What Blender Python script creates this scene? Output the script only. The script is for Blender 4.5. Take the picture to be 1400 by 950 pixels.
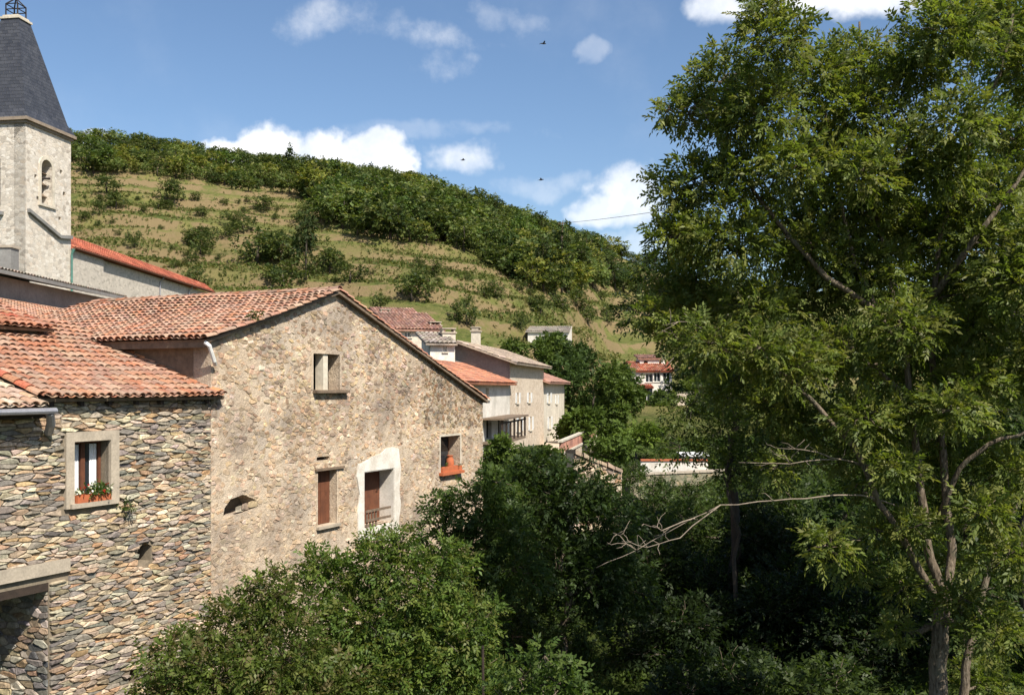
import bpy, math, random
import numpy as np
from mathutils import Vector, Matrix
from mathutils.geometry import tessellate_polygon

for o in list(bpy.data.objects): bpy.data.objects.remove(o)
sc = bpy.context.scene
col = sc.collection
rad = math.radians

# ------------------------------------------------------------------ camera
F, CU, HV, CZ = 1350.0, 700.0, 530.0, 10.0      # focal length in photo px, centre column, horizon row, eye height
cam_d = bpy.data.cameras.new('camera'); cam = bpy.data.objects.new('camera', cam_d); col.objects.link(cam)
cam.location = (0, 0, CZ); cam.rotation_euler = (rad(90), 0, 0)
cam_d.sensor_width = 36; cam_d.lens = F/1400*36; cam_d.shift_y = (HV-475)/1400
cam_d.clip_start = .1; cam_d.clip_end = 3000
sc.camera = cam

# ------------------------------------------------------------------ light
SUN = Vector((.74, -1.0, 1.36)).normalized()
w = bpy.data.worlds.new('World'); sc.world = w; w.use_nodes = True
sun_d = bpy.data.lights.new('sun', 'SUN'); sun = bpy.data.objects.new('sun', sun_d); col.objects.link(sun)
sun_d.energy = 4.9; sun_d.angle = rad(.55); sun_d.color = (1, .93, .82)
sun.location = (20, -20, 60); sun.rotation_euler = SUN.to_track_quat('Z', 'Y').to_euler()
sc.view_settings.view_transform = 'Standard'; sc.view_settings.look = 'None'
sc.view_settings.gamma = 1; sc.view_settings.use_curve_mapping = False
sc.view_settings.exposure = 0.68

class NT:
    """small helper to write node trees"""
    def __init__(s, tree): s.t = tree; s.n = tree.nodes; s.l = tree.links
    def new(s, typ, **kw):
        n = s.n.new(typ)
        for k, v in kw.items(): setattr(n, k, v)
        return n
    def put(s, sock, v):
        if isinstance(v, bpy.types.NodeSocket): s.l.new(v, sock)
        elif v is not None: sock.default_value = v
    def m(s, op, a, b=None, c=None, clamp=False):
        n = s.new('ShaderNodeMath', operation=op, use_clamp=clamp)
        s.put(n.inputs[0], a); s.put(n.inputs[1], b); s.put(n.inputs[2], c)
        return n.outputs[0]
    def mix(s, f, a, b, blend='MIX'):
        n = s.new('ShaderNodeMix', data_type='RGBA', blend_type=blend)
        s.put(n.inputs[0], f); s.put(n.inputs[6], a); s.put(n.inputs[7], b)
        return n.outputs[2]
    def noise(s, vec, scale, detail=4, rough=.55, out=0):
        n = s.new('ShaderNodeTexNoise'); s.put(n.inputs['Vector'], vec)
        n.inputs['Scale'].default_value = scale; n.inputs['Detail'].default_value = detail; n.inputs['Roughness'].default_value = rough
        return n.outputs[out]
    def ramp(s, f, stops):
        n = s.new('ShaderNodeValToRGB'); s.put(n.inputs[0], f); e = n.color_ramp.elements
        while len(e) < len(stops): e.new(.5)
        for i, (p, c) in enumerate(stops):
            e[i].position = p; e[i].color = c if len(c) == 4 else (*c, 1)
        return n.outputs[0]
    def smooth(s, v, lo, hi):
        n = s.new('ShaderNodeMapRange', interpolation_type='SMOOTHSTEP')
        s.put(n.inputs[0], v); n.inputs[1].default_value = lo; n.inputs[2].default_value = hi
        return n.outputs[0]

def build_world():
    T = NT(w.node_tree); T.n.clear()
    sky = T.new('ShaderNodeTexSky', sky_type='NISHITA', sun_disc=False)
    sky.sun_elevation = math.asin(SUN.z); sky.sun_rotation = math.atan2(SUN.x, SUN.y)
    sky.altitude = 400; sky.air_density = 1.0; sky.dust_density = 1.2; sky.ozone_density = 2.2
    tc = T.new('ShaderNodeTexCoord'); d = tc.outputs['Generated']
    sx = T.new('ShaderNodeSeparateXYZ'); T.put(sx.inputs[0], d)
    y = T.m('MAXIMUM', sx.outputs[1], .02)
    u = T.m('DIVIDE', sx.outputs[0], y); v = T.m('DIVIDE', sx.outputs[2], y)
    cv = T.new('ShaderNodeCombineXYZ'); T.put(cv.inputs[0], u); T.put(cv.inputs[1], v)
    # billows used to break the outlines of the clouds
    nb = T.noise(d, 9.0, 9, .62); nf = T.noise(d, 34.0, 6, .6)
    brk = T.m('ADD', T.m('MULTIPLY', T.m('SUBTRACT', nb, .5), 2.6), T.m('MULTIPLY', T.m('SUBTRACT', nf, .5), 1.3))
    wn = T.noise(d, 7.0, 5, .6, 1); ws = T.new('ShaderNodeSeparateXYZ'); T.put(ws.inputs[0], wn)
    u = T.m('ADD', u, T.m('MULTIPLY', T.m('SUBTRACT', ws.outputs[0], .5), .16)); v = T.m('ADD', v, T.m('MULTIPLY', T.m('SUBTRACT', ws.outputs[1], .5), .07))
    clouds = [(365,205,85,44,1.0,.35),(440,212,75,42,1.0,.35),(515,218,62,40,1.0,.35),(310,215,52,32,1.0,.35),(640,222,62,26,.75,.8),(868,270,58,44,.72,1.3),(835,290,45,20,.6,.8),
              (985,12,60,26,.8,.8),(1150,-8,190,36,.95,.6),(120,186,40,15,.85,.7),(425,32,80,32,.6,1.9),(560,48,100,32,.62,1.9),(590,88,60,34,.6,1.9),
              (695,18,46,30,.22,1.0),(800,72,34,24,.25,1.0),(560,185,170,16,.18,1.0),(735,260,60,20,.22,1.0),(900,330,130,18,.3,1.0),
              (-260,150,150,60,.9,.6),(1650,200,170,60,.9,.6),(2300,60,260,70,.8,.7),(-900,120,240,70,.8,.7)]
    total = None
    for (cu, cvv, su, sv, op, soft) in clouds:
        a = T.m('DIVIDE', T.m('SUBTRACT', u, (cu-CU)/F), su/F)
        b = T.m('DIVIDE', T.m('SUBTRACT', v, (HV-cvv)/F), sv/F)
        e = T.m('SUBTRACT', 1.0, T.m('ADD', T.m('MULTIPLY', a, a), T.m('MULTIPLY', b, b)))
        e = T.m('ADD', T.m('MAXIMUM', e, -3.0), T.m('MULTIPLY', brk, 1.5 if soft > .9 else .8))
        e = T.m('MULTIPLY', T.smooth(e, 0, .3+soft), op)
        total = e if total is None else T.m('MAXIMUM', total, e)
    total = T.m('MULTIPLY', total, T.smooth(sx.outputs[1], .02, .1))
    # thin high veil, the same everywhere in the sky
    veil = T.m('MULTIPLY', T.smooth(T.noise(d, 3.2, 7, .6), .50, .85), .22)
    total = T.m('MAXIMUM', total, veil)
    shade = T.smooth(T.noise(d, 13.0, 6, .6), .30, .62)
    cc = T.mix(shade, (.66,.71,.80,1), (1.0,.99,.97,1))
    hs = T.new('ShaderNodeHueSaturation'); hs.inputs['Saturation'].default_value = 1.06; T.put(hs.inputs['Color'], sky.outputs[0])
    sk = T.new('ShaderNodeBackground'); T.put(sk.inputs[0], hs.outputs[0]); sk.inputs[1].default_value = .092
    cb = T.new('ShaderNodeBackground'); T.put(cb.inputs[0], cc); cb.inputs[1].default_value = .85
    ms = T.new('ShaderNodeMixShader'); T.put(ms.inputs[0], total); T.l.new(sk.outputs[0], ms.inputs[1]); T.l.new(cb.outputs[0], ms.inputs[2])
    out = T.new('ShaderNodeOutputWorld'); T.l.new(ms.outputs[0], out.inputs[0])
build_world()

# ------------------------------------------------------------------ materials
def new_mat(name):
    m = bpy.data.materials.new(name); m.use_nodes = True
    T = NT(m.node_tree); b = T.n['Principled BSDF']
    return m, T, b
def bump(T, b, h, strength, dist):
    n = T.new('ShaderNodeBump'); n.inputs['Strength'].default_value = strength; n.inputs['Distance'].default_value = dist
    T.put(n.inputs['Height'], h); T.l.new(n.outputs[0], b.inputs['Normal'])
def wpos(T): return T.new('ShaderNodeNewGeometry').outputs['Position']

def attr_mat(name, rough=.9, ns=18, amt=.5, bd=.01, bs=.6, spec=.2, patch=None):
    """colour from each piece's own 'Col' attribute, with grain and blotches on top"""
    m, T, b = new_mat(name)
    a = T.new('ShaderNodeAttribute', attribute_name='Col').outputs['Color']
    p = wpos(T); n1 = T.noise(p, ns, 6, .65); n2 = T.noise(p, ns*.13, 4, .6)
    g = T.ramp(n1, [(.25, (1-amt,)*3), (.75, (1+amt*.6,)*3)])
    c = T.mix(1.0, a, g, 'MULTIPLY')
    if patch is None: c = T.mix(1.0, c, T.ramp(T.noise(p, .7, 5, .65), [(.34, (.60,.60,.63)), (.58, (1.10,1.08,1.04))]), 'MULTIPLY')
    if patch: c = T.mix(T.m('MULTIPLY', T.smooth(n2, .45, .7), patch[1]), c, (*patch[0], 1))
    T.put(b.inputs['Base Color'], c); b.inputs['Roughness'].default_value = rough; b.inputs['Specular IOR Level'].default_value = spec
    bump(T, b, n1, bs, bd)
    return m
def plain_mat(name, c1, c2=None, rough=.85, ns=3, bd=.006, bs=.5, metal=0, spec=.3):
    m, T, b = new_mat(name)
    c2 = c2 or tuple(x*.7 for x in c1)
    p = wpos(T); n1 = T.noise(p, ns, 7, .65); n2 = T.noise(p, ns*9, 5, .6)
    c = T.mix(T.smooth(n1, .3, .72), (*c1, 1), (*c2, 1))
    c = T.mix(1.0, c, T.ramp(n2, [(.25, (.78,)*3), (.75, (1.15,)*3)]), 'MULTIPLY')
    T.put(b.inputs['Base Color'], c); b.inputs['Roughness'].default_value = rough; b.inputs['Metallic'].default_value = metal; b.inputs['Specular IOR Level'].default_value = spec
    bump(T, b, n2, bs, bd)
    return m
def rubble_mat(name, cols, mortar, scale, bd=.03, sep=.06):
    """masonry too far away to tell its stones apart"""
    m, T, b = new_mat(name)
    p = wpos(T)
    mp = T.new('ShaderNodeMapping'); T.put(mp.inputs[0], p); mp.inputs['Scale'].default_value = (1, 1, 1.55)
    dist = T.noise(mp.outputs[0], scale*1.4, 3, .6, 1)
    vv = T.new('ShaderNodeVectorMath', operation='MULTIPLY_ADD'); T.put(vv.inputs[0], dist); vv.inputs[1].default_value = (.35/scale,)*3; T.put(vv.inputs[2], mp.outputs[0])
    vo = T.new('ShaderNodeTexVoronoi'); T.put(vo.inputs['Vector'], vv.outputs[0]); vo.inputs['Scale'].default_value = scale
    ve = T.new('ShaderNodeTexVoronoi', feature='DISTANCE_TO_EDGE'); T.put(ve.inputs['Vector'], vv.outputs[0]); ve.inputs['Scale'].default_value = scale
    sp = T.new('ShaderNodeSeparateColor'); T.put(sp.inputs[0], vo.outputs['Color'])
    k = len(cols)
    c = T.ramp(sp.outputs[0], [(i/(k-1), cc) for i, cc in enumerate(cols)])
    n1 = T.noise(p, scale*5, 5, .6); n2 = T.noise(p, .35, 5, .6)
    c = T.mix(1.0, c, T.ramp(n1, [(.25, (.7,)*3), (.75, (1.2,)*3)]), 'MULTIPLY')
    e = T.smooth(ve.outputs['Distance'], 0, sep)
    c = T.mix(e, (*mortar, 1), c)
    c = T.mix(T.m('MULTIPLY', T.smooth(n2, .5, .75), .55), c, (*mortar, 1))
    T.put(b.inputs['Base Color'], c); b.inputs['Roughness'].default_value = .92; b.inputs['Specular IOR Level'].default_value = .15
    h = T.m('ADD', T.m('MULTIPLY', e, .7), T.m('MULTIPLY', n1, .5))
    bump(T, b, h, .8, bd)
    return m
def leaf_mat(name, trans=.32, gloss=.25, tint=(1,1,1)):
    m, T, b = new_mat(name)
    a = T.new('ShaderNodeAttribute', attribute_name='Col').outputs['Color']
    c = T.mix(1.0, a, (*tint, 1), 'MULTIPLY')
    T.put(b.inputs['Base Color'], c); b.inputs['Roughness'].default_value = .48; b.inputs['Specular IOR Level'].default_value = gloss
    tr = T.new('ShaderNodeBsdfTranslucent'); T.put(tr.inputs[0], T.mix(1.0, c, (1.25, 1.35, .5, 1), 'MULTIPLY'))
    ms = T.new('ShaderNodeMixShader'); ms.inputs[0].default_value = trans
    T.l.new(b.outputs[0], ms.inputs[1]); T.l.new(tr.outputs[0], ms.inputs[2])
    T.l.new(ms.outputs[0], T.n['Material Output'].inputs[0])
    return m
def glass_mat(name, c=(.02,.025,.03)):
    m, T, b = new_mat(name); b.inputs['Base Color'].default_value = (*c, 1); b.inputs['Roughness'].default_value = .12
    return m

M = {}
M['stone_dry'] = attr_mat('dry_stone', .93, 16, .55, .014, .8, .12)
M['stone_lime'] = attr_mat('mortared_stone', .93, 20, .45, .012, .8, .12)
M['tile'] = attr_mat('terracotta_tile', .85, 22, .45, .006, .5, .2, ((.36,.27,.205), .55))
M['tile_new'] = attr_mat('new_terracotta', .8, 9, .25, .006, .4, .2)
M['mortar_dark'] = plain_mat('earth_mortar', (.24,.195,.14), (.15,.125,.09), .95, 2.2, .012)
M['concrete'] = plain_mat('concrete', (.44,.375,.29), (.32,.275,.215), .9, 2.5, .006)
M['white_plaster'] = plain_mat('white_plaster', (.72,.685,.62), (.54,.495,.42), .9, 2.6, .008)
M['cream'] = plain_mat('cream_render', (.62,.56,.45), (.46,.41,.33), .9, .8, .006)
M['greywhite'] = plain_mat('greyed_limewash', (.66,.62,.55), (.46,.43,.37), .9, .7, .008)
M['cement'] = plain_mat('grey_cement', (.24,.235,.22), (.17,.165,.155), .92, .9, .006)
M['brown_wood'] = plain_mat('brown_painted_wood', (.16,.060,.030), (.10,.040,.022), .7, 5, .004)
M['grey_wood'] = plain_mat('weathered_wood', (.22,.16,.11), (.12,.09,.065), .85, 6, .006)
M['dark_wood'] = plain_mat('old_dark_timber', (.050,.035,.026), (.03,.022,.017), .9, 6, .006)
M['cornice'] = plain_mat('weathered_cornice', (.30,.24,.18), (.20,.16,.12), .9, 2, .006)
def slate_mat():
    m, T, b = new_mat('slate'); p = wpos(T); sp = T.new('ShaderNodeSeparateXYZ'); T.put(sp.inputs[0], p)
    cb = T.new('ShaderNodeCombineXYZ'); T.put(cb.inputs[0], T.m('ADD', sp.outputs[0], sp.outputs[1])); T.put(cb.inputs[1], sp.outputs[2])
    br = T.new('ShaderNodeTexBrick'); T.put(br.inputs['Vector'], cb.outputs[0]); br.inputs['Scale'].default_value = 1.0
    br.inputs['Brick Width'].default_value = .34; br.inputs['Row Height'].default_value = .24; br.inputs['Mortar Size'].default_value = .012
    br.inputs['Color1'].default_value = (.034,.037,.046,1); br.inputs['Color2'].default_value = (.058,.061,.072,1); br.inputs['Mortar'].default_value = (.016,.017,.02,1)
    n = T.noise(p, 1.1, 6, .65); c = T.mix(1.0, br.outputs[0], T.ramp(n, [(.3, (.75,.75,.78)), (.7, (1.2,1.18,1.12))]), 'MULTIPLY')
    T.put(b.inputs['Base Color'], c); b.inputs['Roughness'].default_value = .5; bump(T, b, T.m('ADD', br.outputs[1], n), .5, .02); return m
M['slate'] = slate_mat()
M['iron'] = plain_mat('dark_iron', (.03,.03,.03), (.05,.035,.025), .6, 8, .002, metal=.6)
M['zinc'] = plain_mat('zinc_pipe', (.38,.38,.40), (.28,.28,.31), .45, 4, .002, metal=.4)
M['white_pipe'] = plain_mat('white_pvc', (.75,.75,.73), (.6,.6,.57), .5, 4, .001)
M['curtain'] = plain_mat('white_curtain', (.80,.80,.80), (.7,.7,.72), .9, 5, .004)
M['terracotta'] = plain_mat('terracotta_pot', (.46,.135,.055), (.36,.11,.05), .8, 6, .004)
M['glass'] = glass_mat('window_glass')
M['tower_stone'] = rubble_mat('tower_rubble', [(.56,.49,.40),(.66,.60,.51),(.40,.35,.29),(.70,.65,.57),(.57,.48,.38)], (.62,.56,.47), 3.2)
M['nave_stone'] = rubble_mat('nave_rubble', [(.50,.45,.38),(.60,.54,.46),(.40,.36,.30),(.64,.58,.49)], (.56,.50,.42), 3.8)
M['tan_stone'] = rubble_mat('tan_rubble', [(.52,.42,.31),(.60,.50,.39),(.44,.35,.26),(.64,.55,.44)], (.62,.53,.42), 3.6)
M['wall_stone'] = rubble_mat('retaining_rubble', [(.20,.19,.13),(.27,.23,.16),(.16,.17,.11),(.32,.25,.16)], (.13,.13,.09), 3.0)
M['red_roof'] = attr_mat('red_roof_tiles', .85, 3, .3, .01, .4, .2)
def bark_mat():
    m, T, b = new_mat('bark'); p = wpos(T)
    mp = T.new('ShaderNodeMapping'); T.put(mp.inputs[0], p); mp.inputs['Scale'].default_value = (1, 1, .22)
    n1 = T.noise(mp.outputs[0], 26, 6, .65); n2 = T.noise(p, 2.2, 5, .6); n3 = T.noise(p, 9, 4, .6)
    c = T.ramp(n1, [(.34, (.045,.036,.027)), (.52, (.16,.125,.09)), (.72, (.26,.215,.165))])
    c = T.mix(T.m('MULTIPLY', T.smooth(n2, .5, .7), .6), c, (.10,.105,.07,1)); c = T.mix(T.m('MULTIPLY', T.smooth(n3, .6, .72), .5), c, (.34,.31,.26,1))
    T.put(b.inputs['Base Color'], c); b.inputs['Roughness'].default_value = .95; b.inputs['Specular IOR Level'].default_value = .1
    bump(T, b, n1, 1.0, .035); return m
M['bark'] = bark_mat()
M['bark_dark'] = plain_mat('dark_bark', (.075,.06,.045), (.045,.038,.03), .95, 3.5, .02, .9)
M['bark_dead'] = plain_mat('bleached_dead_wood', (.29,.235,.18), (.15,.12,.09), .9, 9, .01)
M['leaf'] = leaf_mat('leaf', .45); M['leaf_far'] = leaf_mat('leaf_far', .30, .1)
M['bird'] = plain_mat('bird_plumage', (.03,.028,.025), (.02,.02,.02), .7, 20, .001)

def gable_mortar():
    m, T, b = new_mat('lime_mortar')
    p = wpos(T); n1 = T.noise(p, .55, 6, .6); n2 = T.noise(p, 26, 6, .65); n3 = T.noise(p, 5, 5, .6)
    c = T.ramp(n1, [(.30, (.46,.37,.28)), (.5, (.56,.455,.345)), (.72, (.61,.52,.415))])
    c = T.mix(T.m('MULTIPLY', T.smooth(n3, .50, .72), .65), c, (.32,.23,.145,1)); n4 = T.noise(p, .7, 5, .65); c = T.mix(1.0, c, T.ramp(n4, [(.34, (.62,.62,.65)), (.58, (1.06,1.05,1.02))]), 'MULTIPLY')
    c = T.mix(1.0, c, T.ramp(n2, [(.25, (.6,)*3), (.75, (1.2,)*3)]), 'MULTIPLY')
    T.put(b.inputs['Base Color'], c); b.inputs['Roughness'].default_value = .95; b.inputs['Specular IOR Level'].default_value = .1
    bump(T, b, T.m('ADD', n2, T.m('MULTIPLY', n3, 1.5)), .9, .03)
    return m
M['mortar_lime'] = gable_mortar()

def hill_mat():
    m, T, b = new_mat('hillside')
    g = T.new('ShaderNodeNewGeometry'); p = g.outputs['Position']
    n1 = T.noise(p, .018, 7, .62); n2 = T.noise(p, .11, 7, .7); n3 = T.noise(p, 1.1, 6, .7)
    c = T.ramp(n1, [(.30, (.070,.092,.022)), (.43, (.108,.124,.034)), (.54, (.145,.145,.046)), (.66, (.175,.150,.062))])
    c = T.mix(T.smooth(n2, .50, .66), c, (.060,.088,.020,1))
    c = T.mix(T.m('MULTIPLY', T.smooth(n3, .45, .7), .6), c, (.21,.18,.072,1)); n4 = T.noise(p, .45, 7, .75); c = T.mix(T.m('MULTIPLY', T.smooth(n4, .50, .62), .75), c, (.050,.068,.020,1))
    nz = T.new('ShaderNodeSeparateXYZ'); T.put(nz.inputs[0], g.outputs['True Normal'])
    steep = T.smooth(nz.outputs[2], .90, .80)
    c = T.mix(T.m('MULTIPLY', steep, T.smooth(n2, .40, .52)), c, (.20,.150,.078,1)); n5 = T.noise(p, .05, 6, .65); c = T.mix(T.m('MULTIPLY', T.smooth(n5, .52, .64), .7), c, (.185,.150,.066,1))
    sz = T.new('ShaderNodeSeparateXYZ'); T.put(sz.inputs[0], p)
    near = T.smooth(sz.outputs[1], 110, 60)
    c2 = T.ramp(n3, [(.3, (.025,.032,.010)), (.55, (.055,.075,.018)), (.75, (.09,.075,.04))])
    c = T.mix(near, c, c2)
    T.put(b.inputs['Base Color'], c); b.inputs['Roughness'].default_value = 1; b.inputs['Specular IOR Level'].default_value = .05
    bump(T, b, T.m('ADD', n3, T.noise(p, 5, 5, .7)), 1.0, .25)
    return m
M['hill'] = hill_mat()

# ------------------------------------------------------------------ geometry helpers
def P(u, v, Y): return Vector(((u-CU)/F*Y, Y, CZ+(HV-v)/F*Y))
def link(o, parent=None):
    col.objects.link(o)
    if parent is not None:
        o.parent = parent
        if parent.type == 'EMPTY': o.matrix_parent_inverse = Matrix.Translation(-parent.location)
    return o
def tag(o, label=None, cat=None, group=None, kind=None):
    if label: o['label'] = label
    if cat: o['category'] = cat
    if group: o['group'] = group
    if kind: o['kind'] = kind
    return o
def thing(name, loc, label, cat, group=None):
    o = bpy.data.objects.new(name, None); o.location = loc; o.empty_display_size = .3
    col.objects.link(o); return tag(o, label, cat, group)

class MB:
    def __init__(s): s.v = []; s.f = []; s.c = []
    def add(s, verts, faces, c=(1,1,1)):
        b = len(s.v); s.v += [tuple(x) for x in verts]; s.c += [tuple(c)]*len(verts)
        s.f += [tuple(b+i for i in f) for f in faces]; return s
    def hexa(s, p, c=(1,1,1)):        # eight corners: bottom ring, then top ring
        return s.add(p, [(0,3,2,1),(4,5,6,7),(0,1,5,4),(1,2,6,5),(2,3,7,6),(3,0,4,7)], c)
    def box(s, x0, x1, y0, y1, z0, z1, c=(1,1,1)):
        return s.hexa([(x0,y0,z0),(x1,y0,z0),(x1,y1,z0),(x0,y1,z0),(x0,y0,z1),(x1,y0,z1),(x1,y1,z1),(x0,y1,z1)], c)
    def prism(s, ring, off, c=(1,1,1)):
        n = len(ring); off = Vector(off); a = [Vector(p) for p in ring]; b = [p+off for p in a]
        return s.add(a+b, [tuple(range(n-1,-1,-1)), tuple(range(n,2*n))]+[(i,(i+1)%n,n+(i+1)%n,n+i) for i in range(n)], c)
    def tube(s, pts, rads, seg=7, c=(1,1,1)):
        pts = [Vector(p) for p in pts]; n = len(pts); vs = []; fs = []; up = None
        for i, p in enumerate(pts):
            t = (pts[min(i+1,n-1)]-pts[max(i-1,0)]).normalized()
            if up is None: up = t.orthogonal().normalized()
            up = (up - t*up.dot(t)); up = up.normalized() if up.length > 1e-5 else t.orthogonal().normalized()
            sd = t.cross(up)
            for k in range(seg):
                a = 2*math.pi*k/seg; vs.append(p+(up*math.cos(a)+sd*math.sin(a))*rads[i])
        for i in range(n-1):
            for k in range(seg):
                fs.append((i*seg+k, i*seg+(k+1)%seg, (i+1)*seg+(k+1)%seg, (i+1)*seg+k))
        fs += [tuple(range(seg-1,-1,-1)), tuple((n-1)*seg+k for k in range(seg))]
        return s.add(vs, fs, c)
    def mesh(s, name, mat, smooth=False):
        me = bpy.data.meshes.new(name); me.from_pydata(s.v, [], s.f); me.materials.append(mat)
        a = me.color_attributes.new('Col', 'FLOAT_COLOR', 'POINT')
        cc = np.ones((len(s.v), 4), np.float32); cc[:, :3] = np.array(s.c, np.float32).reshape(-1, 3); a.data.foreach_set('color', cc.ravel())
        if smooth: me.polygons.foreach_set('use_smooth', [True]*len(me.polygons))
        me.update(); return me
    def build(s, name, mat, parent=None, smooth=False):
        return link(bpy.data.objects.new(name, s.mesh(name, mat, smooth)), parent)

class Frame:
    """a wall plane: s along it, r behind it (negative = proud of it), z absolute height"""
    def __init__(f, o, d): f.o = Vector((o[0], o[1], 0)); f.d = Vector((d[0], d[1], 0)).normalized(); f.n = Vector((f.d.y, -f.d.x, 0))
    def __call__(f, s, r, z): p = f.o+f.d*s-f.n*r; return Vector((p.x, p.y, z))
    def px(f, u, v, r=0):       # (s, z) of the point of the plane (at depth r) that lies in direction u, v
        k = (u-CU)/F; q = f.o-f.n*r
        t = (k*q.y-q.x)/(f.d.x-k*f.d.y); Y = q.y+t*f.d.y
        return t, CZ+(HV-v)/F*Y
    def box(f, mb, s0, s1, r0, r1, z0, z1, c=(1,1,1)):
        return mb.hexa([f(s0,r0,z0),f(s1,r0,z0),f(s1,r1,z0),f(s0,r1,z0),f(s0,r0,z1),f(s1,r0,z1),f(s1,r1,z1),f(s0,r1,z1)], c)

def wall_panel(mb, fr, outer, holes, thick=.5, r0=0):
    """a wall with real openings: front face with holes, reveals, outer edge and back face"""
    loops = [outer]+holes
    tl = [[Vector((p[0], p[1], 0)) for p in lp] for lp in loops]
    tris = tessellate_polygon(tl)
    flat = [p for lp in loops for p in lp]; n = len(flat)
    fs = []
    for t in tris:
        a, b, c = (flat[i] for i in t)
        if (b[0]-a[0])*(c[1]-a[1])-(b[1]-a[1])*(c[0]-a[0]) < 0: t = (t[0], t[2], t[1])
        fs.append(tuple(t)); fs.append((t[2]+n, t[1]+n, t[0]+n))
    b = 0
    for lp in loops:
        k = len(lp)
        for i in range(k): fs.append((b+i, b+(i+1) % k, n+b+(i+1) % k, n+b+i))
        b += k
    mb.add([fr(p[0], r0, p[1]) for p in flat]+[fr(p[0], r0+thick, p[1]) for p in flat], fs)
    return mb

def clip(poly, nx, nz, d):          # keep nx*x+nz*z <= d
    out = []; k = len(poly)
    for i in range(k):
        a, b = poly[i], poly[(i+1) % k]
        da, db = nx*a[0]+nz*a[1]-d, nx*b[0]+nz*b[1]-d
        if da <= 0: out.append(a)
        if (da < 0 < db) or (db < 0 < da):
            t = da/(da-db); out.append((a[0]+(b[0]-a[0])*t, a[1]+(b[1]-a[1])*t))
    return out
def inside(poly, x, z):
    r = False; k = len(poly)
    for i in range(k):
        (x0, z0), (x1, z1) = poly[i], poly[(i+1) % k]
        if (z0 > z) != (z1 > z) and x < (x1-x0)*(z-z0)/(z1-z0)+x0: r = not r
    return r
def area(p): return abs(sum(p[i][0]*p[(i+1) % len(p)][1]-p[(i+1) % len(p)][0]*p[i][1] for i in range(len(p))))/2

def rubble(rng, outer, holes, sw, sh, drop=.25, jit=.46, gap=.012, sizef=None):
    """irregular stones: cells of a stretched Voronoi diagram, clipped to the wall and round its openings"""
    xs = [p[0] for p in outer]; zs = [p[1] for p in outer]
    x0, x1, z0, z1 = min(xs), max(xs), min(zs), max(zs)
    nx, nz = int((x1-x0)/sw)+1, int((z1-z0)/sh)+1
    grid = {}
    for j in range(-1, nz+1):
        off = rng.random()*sw
        for i in range(-2, nx+2):
            if rng.random() < drop: continue
            grid[(i, j)] = (x0+off+(i+.5+rng.uniform(-jit, jit))*sw, z0+(j+.5+rng.uniform(-jit, jit)*.8)*sh)
    k = sw/sh; cells = []
    for (i, j), c in grid.items():
        if not (x0-sw < c[0] < x1+sw and z0-sh < c[1] < z1+sh): continue
        poly = [(c[0]-1.6*sw, c[1]-1.6*sh), (c[0]+1.6*sw, c[1]-1.6*sh), (c[0]+1.6*sw, c[1]+1.6*sh), (c[0]-1.6*sw, c[1]+1.6*sh)]
        for dj in (-2,-1,0,1,2):
            for di in (-3,-2,-1,0,1,2,3):
                q = grid.get((i+di, j+dj))
                if q is None or q is c: continue
                ax, az = q[0]-c[0], (q[1]-c[1])*k          # metric with z stretched
                mx, mz = (q[0]+c[0])/2, (q[1]+c[1])/2*k
                poly = clip(poly, ax, az*k, ax*mx+az*mz)
                if len(poly) < 3: break
            if len(poly) < 3: break
        if len(poly) < 3: continue
        m = len(outer)
        for t in range(m):                                   # outer is convex and counter-clockwise
            a, b = outer[t], outer[(t+1) % m]
            ex, ez = b[0]-a[0], b[1]-a[1]
            poly = clip(poly, ez, -ex, ez*a[0]-ex*a[1]) if len(poly) > 2 else poly
        if len(poly) < 3: continue
        cx, cz = sum(p[0] for p in poly)/len(poly), sum(p[1] for p in poly)/len(poly)
        bad = False
        for h in holes:
            hx = [p[0] for p in h]; hz = [p[1] for p in h]
            if max(p[0] for p in poly) < min(hx) or min(p[0] for p in poly) > max(hx) or max(p[1] for p in poly) < min(hz) or min(p[1] for p in poly) > max(hz): continue
            if inside(h, cx, cz): bad = True; break
            best = None
            for t in range(len(h)):                          # keep the side of the opening's edge that the stone's centre is on
                a, b = h[t], h[(t+1) % len(h)]
                ex, ez = b[0]-a[0], b[1]-a[1]; L = math.hypot(ex, ez)
                sd = (ez*(cx-a[0])-ex*(cz-a[1]))/L
                if best is None or sd > best[0]: best = (sd, ez, -ex, ez*a[0]-ex*a[1])
            poly = clip(poly, -best[1], -best[2], -best[3])
            if len(poly) < 3: bad = True; break
        if bad or len(poly) < 3 or area(poly) < sw*sh*.12: continue
        cells.append(poly)
    return cells
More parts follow.
